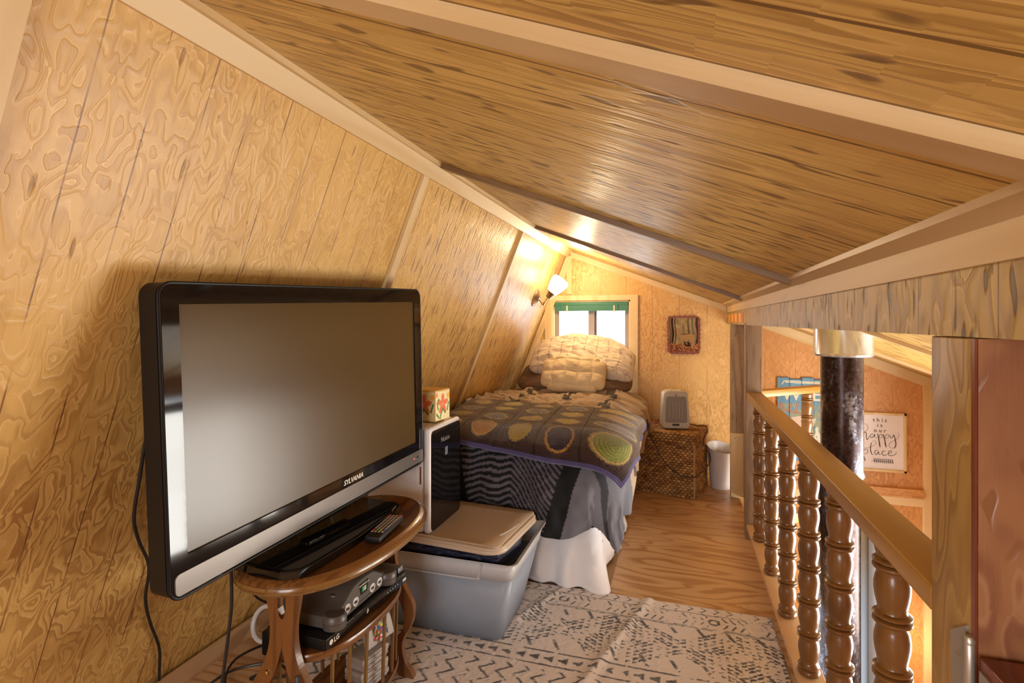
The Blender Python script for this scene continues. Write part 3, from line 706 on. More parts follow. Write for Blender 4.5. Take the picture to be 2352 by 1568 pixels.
# skirt
n = 260; path = []
cr0 = .07; la = .925-cr0; lc = cr0*pi/2
for i in range(n):
    tt = i/(n-1)*(la+lc+1.86)
    if tt < la: path.append((-1.25+tt, 2.385, 0, -1))
    elif tt < la+lc:
        q_ = (tt-la)/cr0; path.append((-1.25+la+cr0*math.sin(q_), 2.385+cr0*(1-math.cos(q_)), math.sin(q_), -math.cos(q_)))
    else: path.append((-.325, 2.385+cr0+(tt-la-lc), 1, 0))
Pv = np.array(path); hz = np.linspace(0,1,40)
S = np.arange(n)/n*(la+lc+1.86)
Pg = np.zeros((40,n,3))
for j, h in enumerate(hz):
    zt = .275; zb = .012+.03*np.maximum(0,fbm(S*5,S*0+1,12)*2)
    w = (1-h)*(.016*np.sin(S*34+2*np.sin(S*9))+.10*fbm(S*7,S*0+h*1.5,3)) + .012*fbm(S*24,S*0+h*7,33)
    cornerout = (1-h)**1.5*.035*np.exp(-((S-.92)/.10)**2)
    Pg[j,:,0] = Pv[:,0] + Pv[:,2]*(w+.012-.03*h) + cornerout*.3; Pg[j,:,1] = Pv[:,1] + Pv[:,3]*(w+.018-.03*h) - cornerout; Pg[j,:,2] = zb*(1-h)+zt*h
grid('bed_skirt', Pg, None, M['sheet'], bed, thick=.002)

# comforter
def drape(S, T, xr, yf, zt, r=.06, flare=.12, dm=9.):
    dx = np.maximum(0, S-xr); dy = np.maximum(0, yf-T); d = np.hypot(dx,dy)+1e-9
    hx, hy = dx/d, -dy/d; d = np.where(d>dm, dm+(d-dm)*.25, d)
    arc = r*pi/2; hor = np.where(d<arc, r*np.sin(np.minimum(d,arc)/r), r+(d-arc)*flare); drp = np.where(d<arc, r*(1-np.cos(np.minimum(d,arc)/r)), r+(d-arc)*.98)
    return np.stack([np.minimum(S,xr)+hx*hor, np.maximum(T,yf)+hy*hor, zt-drp],-1), hx, hy, d
res = .0055
s_ = np.arange(-1.285,-.39+.40,res); t_ = np.arange(2.47-.415,4.02,res)
S, T = np.meshgrid(s_, t_)
top = .672 + .018*fbm(S*6,T*5,21) 
P, hx, hy, d = drape(S, T, -.375, 2.46, top, .075, .20, .50)
side = np.clip(d/.1, 0, 1)
rot = S*.6+T*.8
rid = lambda x, y, sd: 1-np.abs(fbm(x, y, sd, 2))*7
wx_ = S*1.0+.25*fbm(S*3,T*3,77); wy_ = T+.12*fbm(S*4,T*4,78)
wr = .026*np.clip(rid(wx_*3.0+wy_*2, wy_*9-wx_*2, 23),-.5,1) + .015*np.clip(rid(wx_*7, wy_*17+wx_*6, 29),-.5,1) + .05*fbm(S*3,T*5,24)
topf = np.clip((T-2.85)/.3,.1,1)
P[...,2] += wr*(1-side)*topf
ws = .045*np.sin(T*26+S*4+3*fbm(T*3,S*3,31))*0.5 + .08*fbm(T*9,S*3,37)
cr_ = np.clip(hx*-hy*2,0,1)   # corner fold
P[...,0] += side*hx*(np.maximum(ws,-.02)+.012+.02*np.sin(d*14))*(1-.6*cr_)+side*hx*.02*cr_; 
wf = .10*fbm(S*6,T*6,41)+.03*np.sin(S*9+1)
puff = .065*np.sin(np.clip(d/.40,0,1)*pi)
P[...,1] += side*hy*(np.maximum(wf,-.02)+.015+puff)*(1-.3*cr_); P[...,0] += side*hx*puff*.6
# uneven hem
P[...,2] += np.where(d>.22,(d-.22)*.35*np.minimum(np.sin(S*9+3.0),-.05),0)
base = lin((.70,.62,.53)); C = np.zeros(S.shape+(3,)); C[:] = base
dk = lin((.30,.26,.23)); mid = lin((.50,.50,.54)); blk = lin((.02,.02,.03)); gr = lin((.38,.36,.40))
fine = (np.sin(T*2*pi/.011) > .2); C[fine & (S>-.55)] *= .86
for c0, ph in ((-1.02,0.),(-.72,.5),(-.44,.2),(-.17,.7)):
    for kk in range(40):
        y = 2.5+kk*.105+ph*.07; off = .016 if kk % 2 else -.014
        C[(np.abs(S-c0-off)<.028)&(np.abs(T-y)<.054)&((kk*7+int(ph*10))%9!=0)] = dk
foot = T < 2.50+.05*np.sin(S*5)
C[foot] = mid*.72
st = foot & (S < -.42-.35*(2.5-T))
stripes = np.sin((T+.15*fbm(S*5,T*2,55)+np.where(S>-.72,(S+.72)*1.1,0))*2*pi/.030) > -.1
C[st] = np.where(stripes[st][:,None], blk, gr)
C[st & ((np.abs(S+1.0-.2*(2.3-T))<.028)|(T>2.42))] = blk
C[foot & (S>=-.42-.35*(2.5-T)) & (S < -.34-.35*(2.5-T))] = blk*1.5
C[foot & (np.abs((S+.25)+(T-2.2)*.8)<.03) & (T<2.4)] = lin((.22,.22,.25))
P[...,2] = np.maximum(P[...,2], .2)
cm_ = grid('comforter', P, C, M['cloth'], None, base=(-.78,3.0,.66), thick=.004); tag(cm_, 'rumpled taupe and striped grey comforter spread over the bed', 'comforter')
# crochet blanket
res = .005
cs = .195; a = np.arange(-.012,4.99*cs+.012,res); b = np.arange(-.012,3.99*cs+.012,res)
Aq, Bq = np.meshgrid(a, b); rot = math.radians(-6)
# a runs along -x from right edge, b runs from foot toward head
X0, Y0 = -.215, 2.275
Sx = X0 - (Aq*math.cos(rot) + Bq*math.sin(rot)); Ty = Y0 + (-Aq*math.sin(rot)*-1*-1*-1 + Bq*math.cos(rot))
Ty = Y0 + (Aq*math.sin(-rot)*1.0 + Bq*math.cos(rot))
Sx = X0 - Aq*math.cos(rot) + Bq*math.sin(rot)*.6
Sx = np.maximum(Sx, -1.262)
zt = .705 + .018*fbm(Sx*6,Ty*5,21)
P, hx, hy, d = drape(Sx, Ty, -.385, 2.46, zt, .09, .18)
side = np.clip(d/.1,0,1)
P[...,2] += .02*fbm(Sx*5,Ty*5,61)*(1-side)
P[...,1] += side*hy*(np.maximum(.10*fbm(Sx*6,Ty*6,41)+.03*np.sin(Sx*9+1),-.02)+.045+.065*np.sin(np.clip(d/.40,0,1)*pi))
P[...,0] += side*hx*(.075+.04*np.sin(np.clip(d/.40,0,1)*pi)+.05*fbm(Ty*7,Sx*2,37))
ca = np.floor(Aq/cs); cb = np.floor(Bq/cs); fa = Aq/cs-ca-.5; fb = Bq/cs-cb-.5; rad = np.hypot(fa,fb)*cs
pal = {'mus':(.68,.58,.18),'tan':(.74,.62,.38),'lav':(.52,.47,.50),'pur':(.20,.13,.22),'grn':(.56,.58,.28),'yel':(.78,.70,.32),'gld':(.72,.52,.24)}
cells = {(0,0):('grn','tan'),(1,0):('pur','gld'),(2,0):('mus','pur'),(3,0):('gld','tan'),(4,0):('lav','tan'),
         (0,1):('lav','yel'),(1,1):('yel','tan'),(2,1):('tan','yel'),(3,1):('lav','yel'),(4,1):('mus','lav'),
         (0,2):('tan','lav'),(1,2):('yel','tan'),(2,2):('lav','yel'),(3,2):('yel','lav'),(4,2):('lav','tan'),
         (0,3):('yel','tan'),(1,3):('lav','tan'),(2,3):('tan','lav'),(3,3):('yel','lav'),(4,3):('tan','lav')}
C = np.zeros(Aq.shape+(3,)); f = np.clip(Bq/.25,0,1)[...,None]
C[:] = lin((.21,.13,.13))*(1-f) + lin((.40,.31,.20))*f  # darker hem: partly yarn, partly shade mixed into the colour
C *= (1+.6*fbm(Aq*8,Bq*8,71))[...,None]
for (i,j),(c1,c2) in cells.items():
    m = (ca==i)&(cb==j)
    C[m&(rad<.066)] = lin(pal[c2])*.85; C[m&(rad<.056)] = lin(pal[c1])*.85
ang_ = np.arctan2(fb,fa)
kn = np.where(rad<.075, .5+.5*np.sin(rad*2*pi/.011)*1.0, .5+.5*np.sin(Bq*2*pi/.0105))
kn2 = np.where(rad<.075, .5+.5*np.sin(ang_*np.maximum(6,np.round(rad*2*pi/.011/2)*2)), .5+.5*np.sin(Aq*2*pi/.011+np.floor(Bq/.0105)*pi))
tex = kn*.6+kn2*.4
edge = (np.abs(fa)>.475)|(np.abs(fb)>.475)
C *= (.40+1.05*tex)[...,None]; C[edge] *= .40
bd = (Bq<.006)|(Aq<.004)|(Aq>a[-1]-.012); C[bd] = lin((.36,.33,.52))*(.5+.6*tex[bd])[:,None]
P[...,2] += (tex-.5)*.009*(1-side) - np.where(edge,.006,0)*(1-side); P[...,1] += side*hy*(tex-.5)*.009
bk = grid('crochet_blanket', P, C, M['crochet'], None, base=(-.75,2.6,.70), thick=.006); tag(bk, 'brown crochet blanket of round motif squares across the foot of the bed', 'blanket')

# pillows
def pillow(name, label, w, h, th, mat, M4, seed=0, tuft=None, colfn=None, n=70, wr=.02, pw=4, group=None, taper=0., sag=0., rnd=1.):
    u = np.linspace(-1,1,n); U, V = np.meshgrid(u,u)
    sh = np.maximum(1-np.abs(U)**pw,0)**.5*np.maximum(1-np.abs(V)**pw,0)**.5
    rn = (np.abs(U)**5+np.abs(V)**5+1e-9)**(1/5); mx = np.maximum(np.abs(U),np.abs(V))+1e-9
    rd = 1-rnd*(1-mx/rn)*mx**2
    px_ = U*rd*w/2*(1-.04*(1-V**2)*np.abs(U)**6); pz_ = V*rd*h/2*(1-.05*(1-U**2)*np.abs(V)**6)
    pz_ = pz_*(1-taper*np.abs(U)**2.5) - sag*U**2 + .02*fbm(U*3,V*2,seed+2)*sag*20
    T_ = th/2*sh*(1+.35*fbm(U*2,V*2,seed))
    wrn = wr*(fbm(U*5+V*2,V*6,seed+5,3) - .25*np.abs(fbm(U*4-V*3,V*4+U*2,seed+7,2)))
    if tuft: 
        a_ = np.abs(np.sin(U*pi*tuft[0]/2+pi/2*(tuft[0]%2)))**.4; b_ = np.abs(np.sin(V*pi*tuft[1]/2+.12*np.sin(U*7)))**.4
        T_ = T_*(.72+.28*a_*b_)
    verts = []; me_f = []
    F = np.stack([px_, -T_-wrn*sh, pz_],-1); B = np.stack([px_, T_+wrn*sh*.5, pz_],-1)
    allP = np.concatenate([F, B[::-1]],0)   # wrap around through top edge
    C = colfn(U,V) if colfn else None
    if C is not None: C = np.concatenate([C, C[::-1]],0)
    A4 = np.array(M4); sp_ = allP.shape; Q = allP.reshape(-1,3)@A4[:3,:3].T + A4[:3,3]
    o = grid(name, Q.reshape(sp_), C, mat, None, base=tuple(A4[:3,3])); return tag(o, label, 'pillow', group)
def TR(x,y,z,rx=0,ry=0,rz=0): return Matrix.Translation((x,y,z)) @ Matrix.Rotation(rz,4,'Z') @ Matrix.Rotation(ry,4,'Y') @ Matrix.Rotation(rx,4,'X')
R = math.radians
pillow('pillow', 'dark brown pillow lying flat under the checked pillow', .90, .46, .17, M['brown_cloth'], TR(-.765,4.09,.765,R(-70),0,R(2)), 3, wr=.05, taper=.15, n=110)
def chk(U,V):
    C = np.zeros(U.shape+(3,)); C[:] = lin((.90,.84,.75))
    g1 = (np.abs(((U*4.6+.3+.06*np.sin(V*3))%1)-.5)<.022)|(np.abs(((V*2.9+.05*np.sin(U*5))%1)-.5)<.026); C[g1] = lin((.68,.60,.52)); return C
pillow('pillow', 'pale checked pillow leaning against the far window', .82, .42, .22, M['cloth'], TR(-.705,4.10,.925,R(-50),R(4),R(1)), 8, colfn=chk, wr=.07, n=150, taper=.25, sag=.06)
pillow('cushion', 'small cream tufted cushion in front of the checked pillow', .485, .285, .17, M['cream'], TR(-.725,3.80,.822,R(-26),R(2),R(-2)), 12, tuft=(5,3), wr=.008, n=140, pw=3, rnd=2.)['category'] = 'cushion'

bp = MB().lathe([(.020,0),(.020,.70),(.026,.715),(.018,.73),(.026,.75),(.032,.79),(.024,.825),(.006,.838)], (-1.065,2.30,0), 20).build('bed_post', M['gate'], None, base=(-1.065,2.30,0)); tag(bp, 'dark reddish wooden post at the foot of the bed by the wall', 'post')

# ------------------------------------------------------------------ wicker hamper
def woven(name, o, U_, V_, N_out, w, h, parent, cu=.030, cv=.0165, amp=.009, res=.0032):
    nu = int(w/res)+1; nv = int(h/res)+1
    a, b = np.meshgrid(np.linspace(0,w,nu), np.linspace(0,h,nv))
    row = np.floor(b/cv); fu = ((a/cu+.5*(row%2))%1); fv = (b/cv)%1
    bump = (np.sin(fu*pi)**.7)*(np.sin(fv*pi)**.7)
    j = vnoise(np.floor(a/cu+.5*(row%2))*1.0+row*7.3, row*3.1, 3)
    h_ = amp*(bump-.4)+ .002*fbm(a*15,b*15,9)
    ed = np.minimum(np.minimum(a,w-a),np.minimum(b,h-b)); h_ *= np.clip(ed/.004,0,1)
    o = np.array(o); P = o + a[...,None]*np.array(U_) + b[...,None]*np.array(V_) + h_[...,None]*np.array(N_out)
    c1 = lin((.86,.66,.40)); c2 = lin((.50,.30,.13)); C = (c1*(j[...,None])+c2*(1-j[...,None]))*(.16+1.0*bump[...,None])
    grid(name, P, C, M['wicker'], parent)
hb = thing('wicker_hamper', 'square woven wicker hamper between the bed and the wastebasket', 'hamper', (-.07,4.02,0))
C1 = np.array([.098,3.81,0]); fx = np.array([-.970,.244,0]); fy = np.array([.244,.970,0])  # front edge direction (to left), side direction
L1, L2 = .40, .41; fx = fx/np.linalg.norm(fx); fy = fy/np.linalg.norm(fy)
MB().prism([tuple((C1+fx*.006+fy*.006)[:2]),tuple((C1+fx*(L1-.006)+fy*.006)[:2]),tuple((C1+fx*(L1-.006)+fy*(L2-.006))[:2]),tuple((C1+fx*.006+fy*(L2-.006))[:2])],'Z',.0,.42).build('hamper_body', plain('wicker_core',(.16,.08,.03),.8), hb)
up = (0,0,1)
woven('front_weave', C1, fx, up, -fy, L1, .375, hb); woven('side_weave', C1, fy, up, -fx, L2, .375, hb)
woven('left_weave', C1+fx*L1, fy, up, fx, L2, .375, hb)
e = .008; Cl = C1 - fx*e - fy*e
woven('lid_front', Cl+np.array([0,0,.372]), fx, up, -fy, L1+2*e, .062, hb); woven('lid_side', Cl+np.array([0,0,.372]), fy, up, -fx, L2+2*e, .062, hb)
woven('lid_top', Cl+np.array([0,0,.434]), fx, fy, (0,0,1), L1+2*e, L2+2*e, hb, cu=.034, cv=.022)
hc = C1+fy*.20-fx*.012+np.array([0,0,.335])
MB().lathe([(.0,0),(.016,.001),(.018,.004)], tuple(hc), 16, axis=tuple(-fx)).build('hand_hole', M['black'], hb)
for p in (C1,C1+fx*L1): MB().tube([tuple(p+np.array([0,0,.006])),tuple(p+np.array([0,0,.372]))], .006, 8).build('corner_cord', plain('wicker_cord',(.45,.27,.11),.6), hb)

# heater
ht = thing('space_heater', 'small beige ceramic space heater on the wicker hamper', 'heater', (-.03,4.0,.442))
TH = TR(-.032,3.985,.448,0,0,R(12))
def rr(w0_, w1_, h, r, n=8):
    # rounded trapezoid outline (x,z)
    pts = []
    for cx_, cz0, a0 in ((w1_-r,h-r,0),(-(w1_-r),h-r,90),(-(w0_-r),r,180),(w0_-r,r,270)):
        for i in range(n+1):
            a_ = R(a0+90*i/n); pts.append((cx_+r*math.cos(a_), cz0+r*math.sin(a_)))
    return pts
mb = MB()
mb.prism(rr(.096,.082,.262,.03),'Y',-.045,.055,TH,True); mb.prism([(x*.93,.01+z*.95) for x,z in rr(.096,.082,.262,.03)],'Y',-.056,-.044,TH,True)
mb.build('heater_shell', M['heater'], ht)
gm = MB().prism([(x*.78,.042+z*.70) for x,z in rr(.096,.088,.262,.02)],'Y',-.060,-.055,TH); g_ = gm.build('front_grille', M['grille'], ht)
bm_ = MB()
for i in range(5): bm_.box((-.045+i*.0215,-.062,.07),(-.043+i*.0215,-.0595,.19),0,TH)
bm_.build('grille_bars', M['heater'], g_)
MB().box((-.026,-.0585,.020),(.022,-.0555,.034),.001,TH).build('name_badge', M['dark_print'], ht)
MB().lathe([(.007,0),(.006,.003)], tuple(TH@Vector((-.0,-.057,.234))), 12, axis=(0,-1,0)).build('indicator_light', plain('amber',(.4,.08,.02),.3), ht)
for x in (-.035,.035): MB().lathe([(.019,0),(.018,.008),(.014,.010)], tuple(TH@Vector((x,.0,.259))), 20).build('control_knob', M['bone'], ht)
cd = MB().tube([(.06,4.04,.47),(.12,4.05,.455),(.175,4.02,.462),(.185,3.99,.43),(.160,3.96,.36),(.205,4.06,.26),(.20,4.0,.20),(.13,3.85,.165),(.085,3.785,.155),(.0,3.80,.16),(-.10,3.83,.24),(-.17,3.845,.36),(-.22,3.86,.452),(-.27,3.93,.46)], .0032, 8).build('heater_cord', M['rubber'], None, base=(.06,4.04,.47)); tag(cd, 'dark power cord draped over the wicker hamper from the heater', 'cord')

# wastebasket
wbk = thing('wastebasket', 'white plastic wastebasket beside the wicker hamper', 'wastebasket', (.292,4.15,0))
mb = MB().lathe([(.0,.004),(.066,.004),(.072,.0),(.080,.06),(.098,.285),(.100,.290),(.096,.289),(.090,.27),(.070,.012),(.0,.010)], (.292,4.16,0), 40)
for i, p in enumerate(mb.v):
    if p[2] > .2: mb.v[i] = (p[0],p[1],p[2] + (p[2]-.2)/.09*.022*((p[1]-4.16)/.1 - (p[0]-.292)/.1*.6))
mb.build('basket_body', M['white_pl'], wbk)

# ------------------------------------------------------------------ wall lamp
lp = thing('wall_lamp', 'lit white glass wall lamp beside the window', 'lamp', (-1.11,3.94,1.39))
LB = Vector((wx(1.375)+.0, 3.92, 1.375)); nrm = Vector((.928,0,-.372))
MB().lathe([(.066,0),(.066,.004),(.058,.012),(.032,.026),(.026,.034),(.0,.036)], tuple(LB), 32, axis=tuple(nrm)).build('wall_plate', M['brushed'], lp)
p0 = LB + nrm*.034; sc = Vector((-.905,3.90,1.415))
MB().tube([p0, p0+Vector((.03,0,-.035)), Vector((-.965,3.895,1.335)), sc+Vector((-.03,0,-.035))], .007, 10).build('lamp_arm', M['brass'], lp)
ax = Vector((.62,-.12,.74)).normalized(); c0 = sc + Vector((-.035,0,-.040))
MB().lathe([(.004,0),(.022,.008),(.030,.035),(.040,.062),(.043,.064)], tuple(c0), 28, axis=tuple(ax)).build('lamp_socket', M['brushed'], lp)
MB().lathe([(.041,.062),(.053,.095),(.064,.135),(.066,.165),(.060,.175),(.0,.178)], tuple(c0), 32, axis=tuple(ax)).build('glass_shade', M['lamp_glass'], lp)

# ------------------------------------------------------------------ television
PL = Vector((-1.0,.838,.6185)); PR_ = Vector((-.9466,1.869,.659))
Ud = (PR_-PL).normalized(); Wd = Vector((0,0,1)); Wd = (Wd - Ud*Wd.dot(Ud)).normalized(); Nd = Ud.cross(Wd).normalized()
TW, THh = (PR_-PL).length, .662
TM = Matrix(((Ud.x,Nd.x,Wd.x,PL.x),(Ud.y,Nd.y,Wd.y,PL.y),(Ud.z,Nd.z,Wd.z,PL.z),(0,0,0,1)))  # local (u, n, w)
def rrect(x0,x1,z0,z1,r,n=6):
    pts = []
    for cx_, cz0, a0 in ((x1-r,z1-r,0),(x0+r,z1-r,90),(x0+r,z0+r,180),(x1-r,z0+r,270)):
        for i in range(n+1): a_ = R(a0+90*i/n); pts.append((cx_+r*math.cos(a_), cz0+r*math.sin(a_)))
    return pts
tv = thing('television', 'large flat television with black gloss frame on the oval table', 'television', (-.96,1.37,.60))
MB().prism(rrect(0,TW,0,THh,.03),'Y',-.052,-.004,TM).prism(rrect(.12,TW-.12,.08,.5,.03),'Y',-.075,-.052,TM).build('housing', M['black'], tv)
# front frame ring (four bars) around recessed screen
sx0, sx1, sz0, sz1 = .043, TW-.047, .088, THh-.046
outer = rrect(.004,TW-.004,.004,THh-.004,.026); 
fb_ = MB()
inner = [(min(max(x,sx0),sx1),min(max(z,sz0),sz1)) for x,z in outer]
n = len(outer)
vs = [TM@Vector((x,.006,z)) for x,z in outer]+[TM@Vector((x,.006,z)) for x,z in inner]+[TM@Vector((x,-.004,z)) for x,z in outer]+[TM@Vector((x,-.004,z)) for x,z in inner]
fs = []
for i in range(n):
    j = (i+1)%n; fs += [(i,j,j+n,i+n),(i,i+2*n,j+2*n,j),(i+n,j+n,j+3*n,i+3*n),(i+2*n,i+3*n,j+3*n,j+2*n)]
fb_.add(vs, fs); fb_.build('bezel', M['black_gloss'], tv)
MB().box((sx0-.002,-.0045,sz0-.002),(sx1+.002,.0015,sz1+.002),0,TM).build('screen', M['screen'], tv)
rim = [outer[i] for i in range(n)]
MB().tube([TM@Vector((x,.003,z)) for x,z in rrect(.001,TW-.001,.001,THh-.001,.029)+[rrect(.001,TW-.001,.001,THh-.001,.029)[0]]], .0035, 8, False).build('edge_rim', M['black'], tv)
sb = MB().prism(rrect(.010,TW-.010,.010,.056,.012),'Y',.004,.010,TM).build('speaker_bar', M['silver_bar'], tv)
MB().lathe([(.0022,0),(.0015,.0015)], tuple(TM@Vector((TW-.075,.010,.033))), 10, axis=tuple(Nd)).build('standby_light', M['red_led'], sb)
MB().lathe([(.005,0),(.004,.0015)], tuple(TM@Vector((TW-.050,.010,.034))), 10, axis=tuple(Nd)).build('sensor_window', M['black'], sb)
text('brand_name', 'SYLVANIA', M['white_text'], tv, .021, tuple(TM@Vector((.555,.0072,.064))), tuple(Ud), tuple(Wd), .0004, shear=.25, bold=.0004)
MB().box((TW*.5-.10,-.045,-.02),(TW*.5+.10,-.010,.06),.01,TM).build('stand_neck', M['black_gloss'], tv)
bpz = .583
base = [(-.872,1.075),(-.864,1.11),(-.852,1.30),(-.862,1.52),(-.873,1.565),(-.90,1.585),(-1.06,1.60),(-1.09,1.57),(-1.115,1.33),(-1.10,1.10),(-1.07,1.065),(-.90,1.055)]
q = MB().prism(base,'Z',bpz,bpz+.016).prism([(-.985+(x+.985)*.93,1.33+(y-1.33)*.95) for x,y in base],'Z',bpz+.016,bpz+.019); q.build('base_plate', M['black_gloss'], tv)
# ------------------------------------------------------------------ oval side table
tb = thing('side_table', 'oval oak side table with magazine rack under the television', 'table', (-.95,1.37,0))
ecx, ecy, ea, eb = -.955, 1.372, .198, .342
def ell(a_, b_, n=72, cx_=ecx, cy_=ecy, p=2.3):
    return [(cx_+a_*math.copysign(abs(math.cos(t))**(2/p),math.cos(t)), cy_+b_*math.copysign(abs(math.sin(t))**(2/p),math.sin(t))) for t in [2*pi*i/n for i in range(n)]]
def ring(mb, layers, n=72):
    vs = []; 
    for a_, b_, z in layers: vs += [(x,y,z) for x,y in ell(a_,b_,n)]
    fs = [(i*n+k,i*n+(k+1)%n,(i+1)*n+(k+1)%n,(i+1)*n+k) for i in range(len(layers)-1) for k in range(n)]
    mb.add(vs, fs, True); o = len(mb.v)-len(vs)
    mb.f += [tuple(o+k for k in reversed(range(n))), tuple(o+(len(layers)-1)*n+k for k in range(n))]; mb.sm += [False,False]; return mb
ring(MB(), [(ea-.012,eb-.012,.548),(ea-.004,eb-.004,.552),(ea,eb,.560),(ea-.002,eb-.002,.570),(ea-.010,eb-.010,.578),(ea-.020,eb-.020,.582),(ea-.024,eb-.024,.5795)]).build('tabletop', M['oak'], tb, grain=(0,1,0))
ring(MB(), [(ea-.004,eb-.004,.549),(ea+.002,eb+.002,.556),(ea+.003,eb+.003,.562),(ea-.0005,eb-.0005,.569),(ea-.003,eb-.003,.5695)]).build('rim_moulding', M['oak_edge'], tb, grain=(0,1,0))
def catm(pts, sub=6):
    q = []
    m = len(pts)
    for i in range(m-1):
        p0,p1,p2,p3 = [Vector(p) for p in (pts[max(i-1,0)],pts[i],pts[i+1],pts[min(i+2,m-1)])]
        for k_ in range(sub):
            t_ = k_/sub; q.append(tuple(.5*((2*p1)+(-p0+p2)*t_+(2*p0-5*p1+4*p2-p3)*t_*t_+(-p0+3*p1-3*p2+p3)*t_**3)))
    q.append(tuple(pts[-1])); return q
outl = catm([(.052,.548),(.046,.50),(.037,.45),(.037,.40),(.050,.35),(.078,.30),(.100,.265),(.105,.235),(.096,.19),(.070,.145),(.062,.11),(.074,.06),(.098,.03),(.108,.0)])
innl = catm([(.062,0),(.040,.03),(.024,.07),(.022,.10),(.036,.135),(.062,.165),(.072,.20),(.066,.235),(.044,.28),(.020,.32),(.006,.365),(.0,.385)])
for y0, lbl in ((1.105,'n'),(1.60,'f')):
    y1 = y0+.02
    tx_ = -.948
    for sg in (1,-1):
        # leg: outer contour down, inner contour up, slot at top
        slot = [(.0,.455),(.007,.462),(.012,.48),(.012,.548)]
        poly = [(tx_+sg*x,z) for x,z in (outl + innl + [(.0,.42)] + slot)]
        # clean duplicates
        q = [poly[0]]
        for p in poly[1:]:
            if (Vector(p)-Vector(q[-1])).length > 1e-4: q.append(p)
        lg = MB().prism(q,'Y',y0,y1).build('leg', M['oak'], tb, grain=(0,0,1))
        if lbl == 'n': MB().lathe([(.0075,0),(.006,.004),(.002,.006)], (tx_+sg*.045,y0,.315), 14, axis=(0,-1,0)).build('screw_cap', M['brass'], lg)
def half_shelf(z0, z1, a_, b_, nm, mat):
    pts = [(x,y) for x,y in ell(a_, b_, 72, -.95, 1.363, 2.4)]
    mb = MB(); n = 72
    lay = [(.985,z0),(1.0,z0+.005),(1.0,z1-.005),(.985,z1)]
    vs = [(-.95+(x+.95)*s,1.363+(y-1.363)*s,z) for s,z in lay for x,y in pts]
    fs = [(i*n+k,i*n+(k+1)%n,(i+1)*n+(k+1)%n,(i+1)*n+k) for i in range(3) for k in range(n)]
    mb.add(vs, fs, True); mb.f += [tuple(reversed(range(n))), tuple(3*n+k for k in range(n))]; mb.sm += [False,False]
    return mb.build(nm, mat, tb, grain=(0,1,0))
half_shelf(.335,.355,.128,.236,'shelf',M['oak']); half_shelf(.095,.113,.115,.236,'rack_tray',M['oak'])
for i in range(20):
    t_ = 2*pi*(i+.5)/20; x = -.95+.114*math.copysign(abs(math.cos(t_))**(2/2.4),math.cos(t_)); y = 1.363+.222*math.copysign(abs(math.sin(t_))**(2/2.4),math.sin(t_))
    if abs(x+.95) < .06: continue
    xb = -.95+(x+.95)*.93
    MB().tube([(xb,y,.112),(x,y,.336)], .0055, 10, False).build('spindle', M['oak_edge'], tb, grain=(0,0,1))

# blu-ray player and console
pm = TR(0,0,0)
pyr = thing('disc_player', 'slim black disc player on the table shelf under the game console', 'disc player', (-.94,1.35,.356))
F0 = Vector((-.861,1.157,.356)); F1 = Vector((-.845,1.560,.356)); fd = (F1-F0).normalized(); bd_ = Vector((-fd.y,fd.x,0))
PM = Matrix(((fd.x,bd_.x,0,F0.x),(fd.y,bd_.y,0,F0.y),(0,0,1,F0.z),(0,0,0,1)))   # local: a along front, b back, z up
PLn = (F1-F0).length
MB().box((0,0,.004),(PLn,.185,.034),.003,PM).build('player_case', M['black'], pyr)
MB().box((.002,-.004,.005),(PLn-.002,.001,.033),.001,PM).build('player_front', M['black_gloss'], pyr)
text('brand_name', 'LG', M['white_text'], pyr, .018, tuple(PM@Vector((.032,-.0046,.012))), tuple(fd), (0,0,1), .0003, bold=.0003)
MB().lathe([(.007,0),(.006,.0008)], tuple(PM@Vector((.022,-.0042,.018))), 16, axis=tuple(-bd_)).build('brand_mark', M['white_text'], pyr)
text('disc_logo', 'b', M['white_text'], pyr, .018, tuple(PM@Vector((.175,-.0046,.013))), tuple(fd), (0,0,1), .0003, shear=.4)
for i in range(5): MB().lathe([(.003,0),(.002,.0008)], tuple(PM@Vector((.285+i*.014,-.0042,.019))), 10, axis=tuple(-bd_)).build('player_button', M['galv'], pyr)
MB().box((PLn-.032,-.0048,.013),(PLn-.014,-.0038,.021),0,PM).build('usb_port', M['bone'], pyr)
for a_ in (.03,PLn-.03):
    for b_ in (.03,.155): MB().lathe([(.012,0),(.012,.004)], tuple(PM@Vector((a_,b_,0))), 14).build('foot', M['black'], pyr)
con = thing('game_console', 'dark grey game console with four controller ports on the disc player', 'game console', (-.93,1.33,.391))
KM = PM @ Matrix.Translation((.035,.008,.0352)) @ Matrix.Rotation(R(1.5),4,'Z')
prf = catm([(.0,.030),(.03,.034),(.055,.041),(.085,.060),(.11,.069),(.15,.072),(.19,.069),(.215,.060),(.245,.041),(.27,.034),(.30,.030)],5)
poly = [(0,.0)]+prf+[(.30,.0)]
mb = MB()
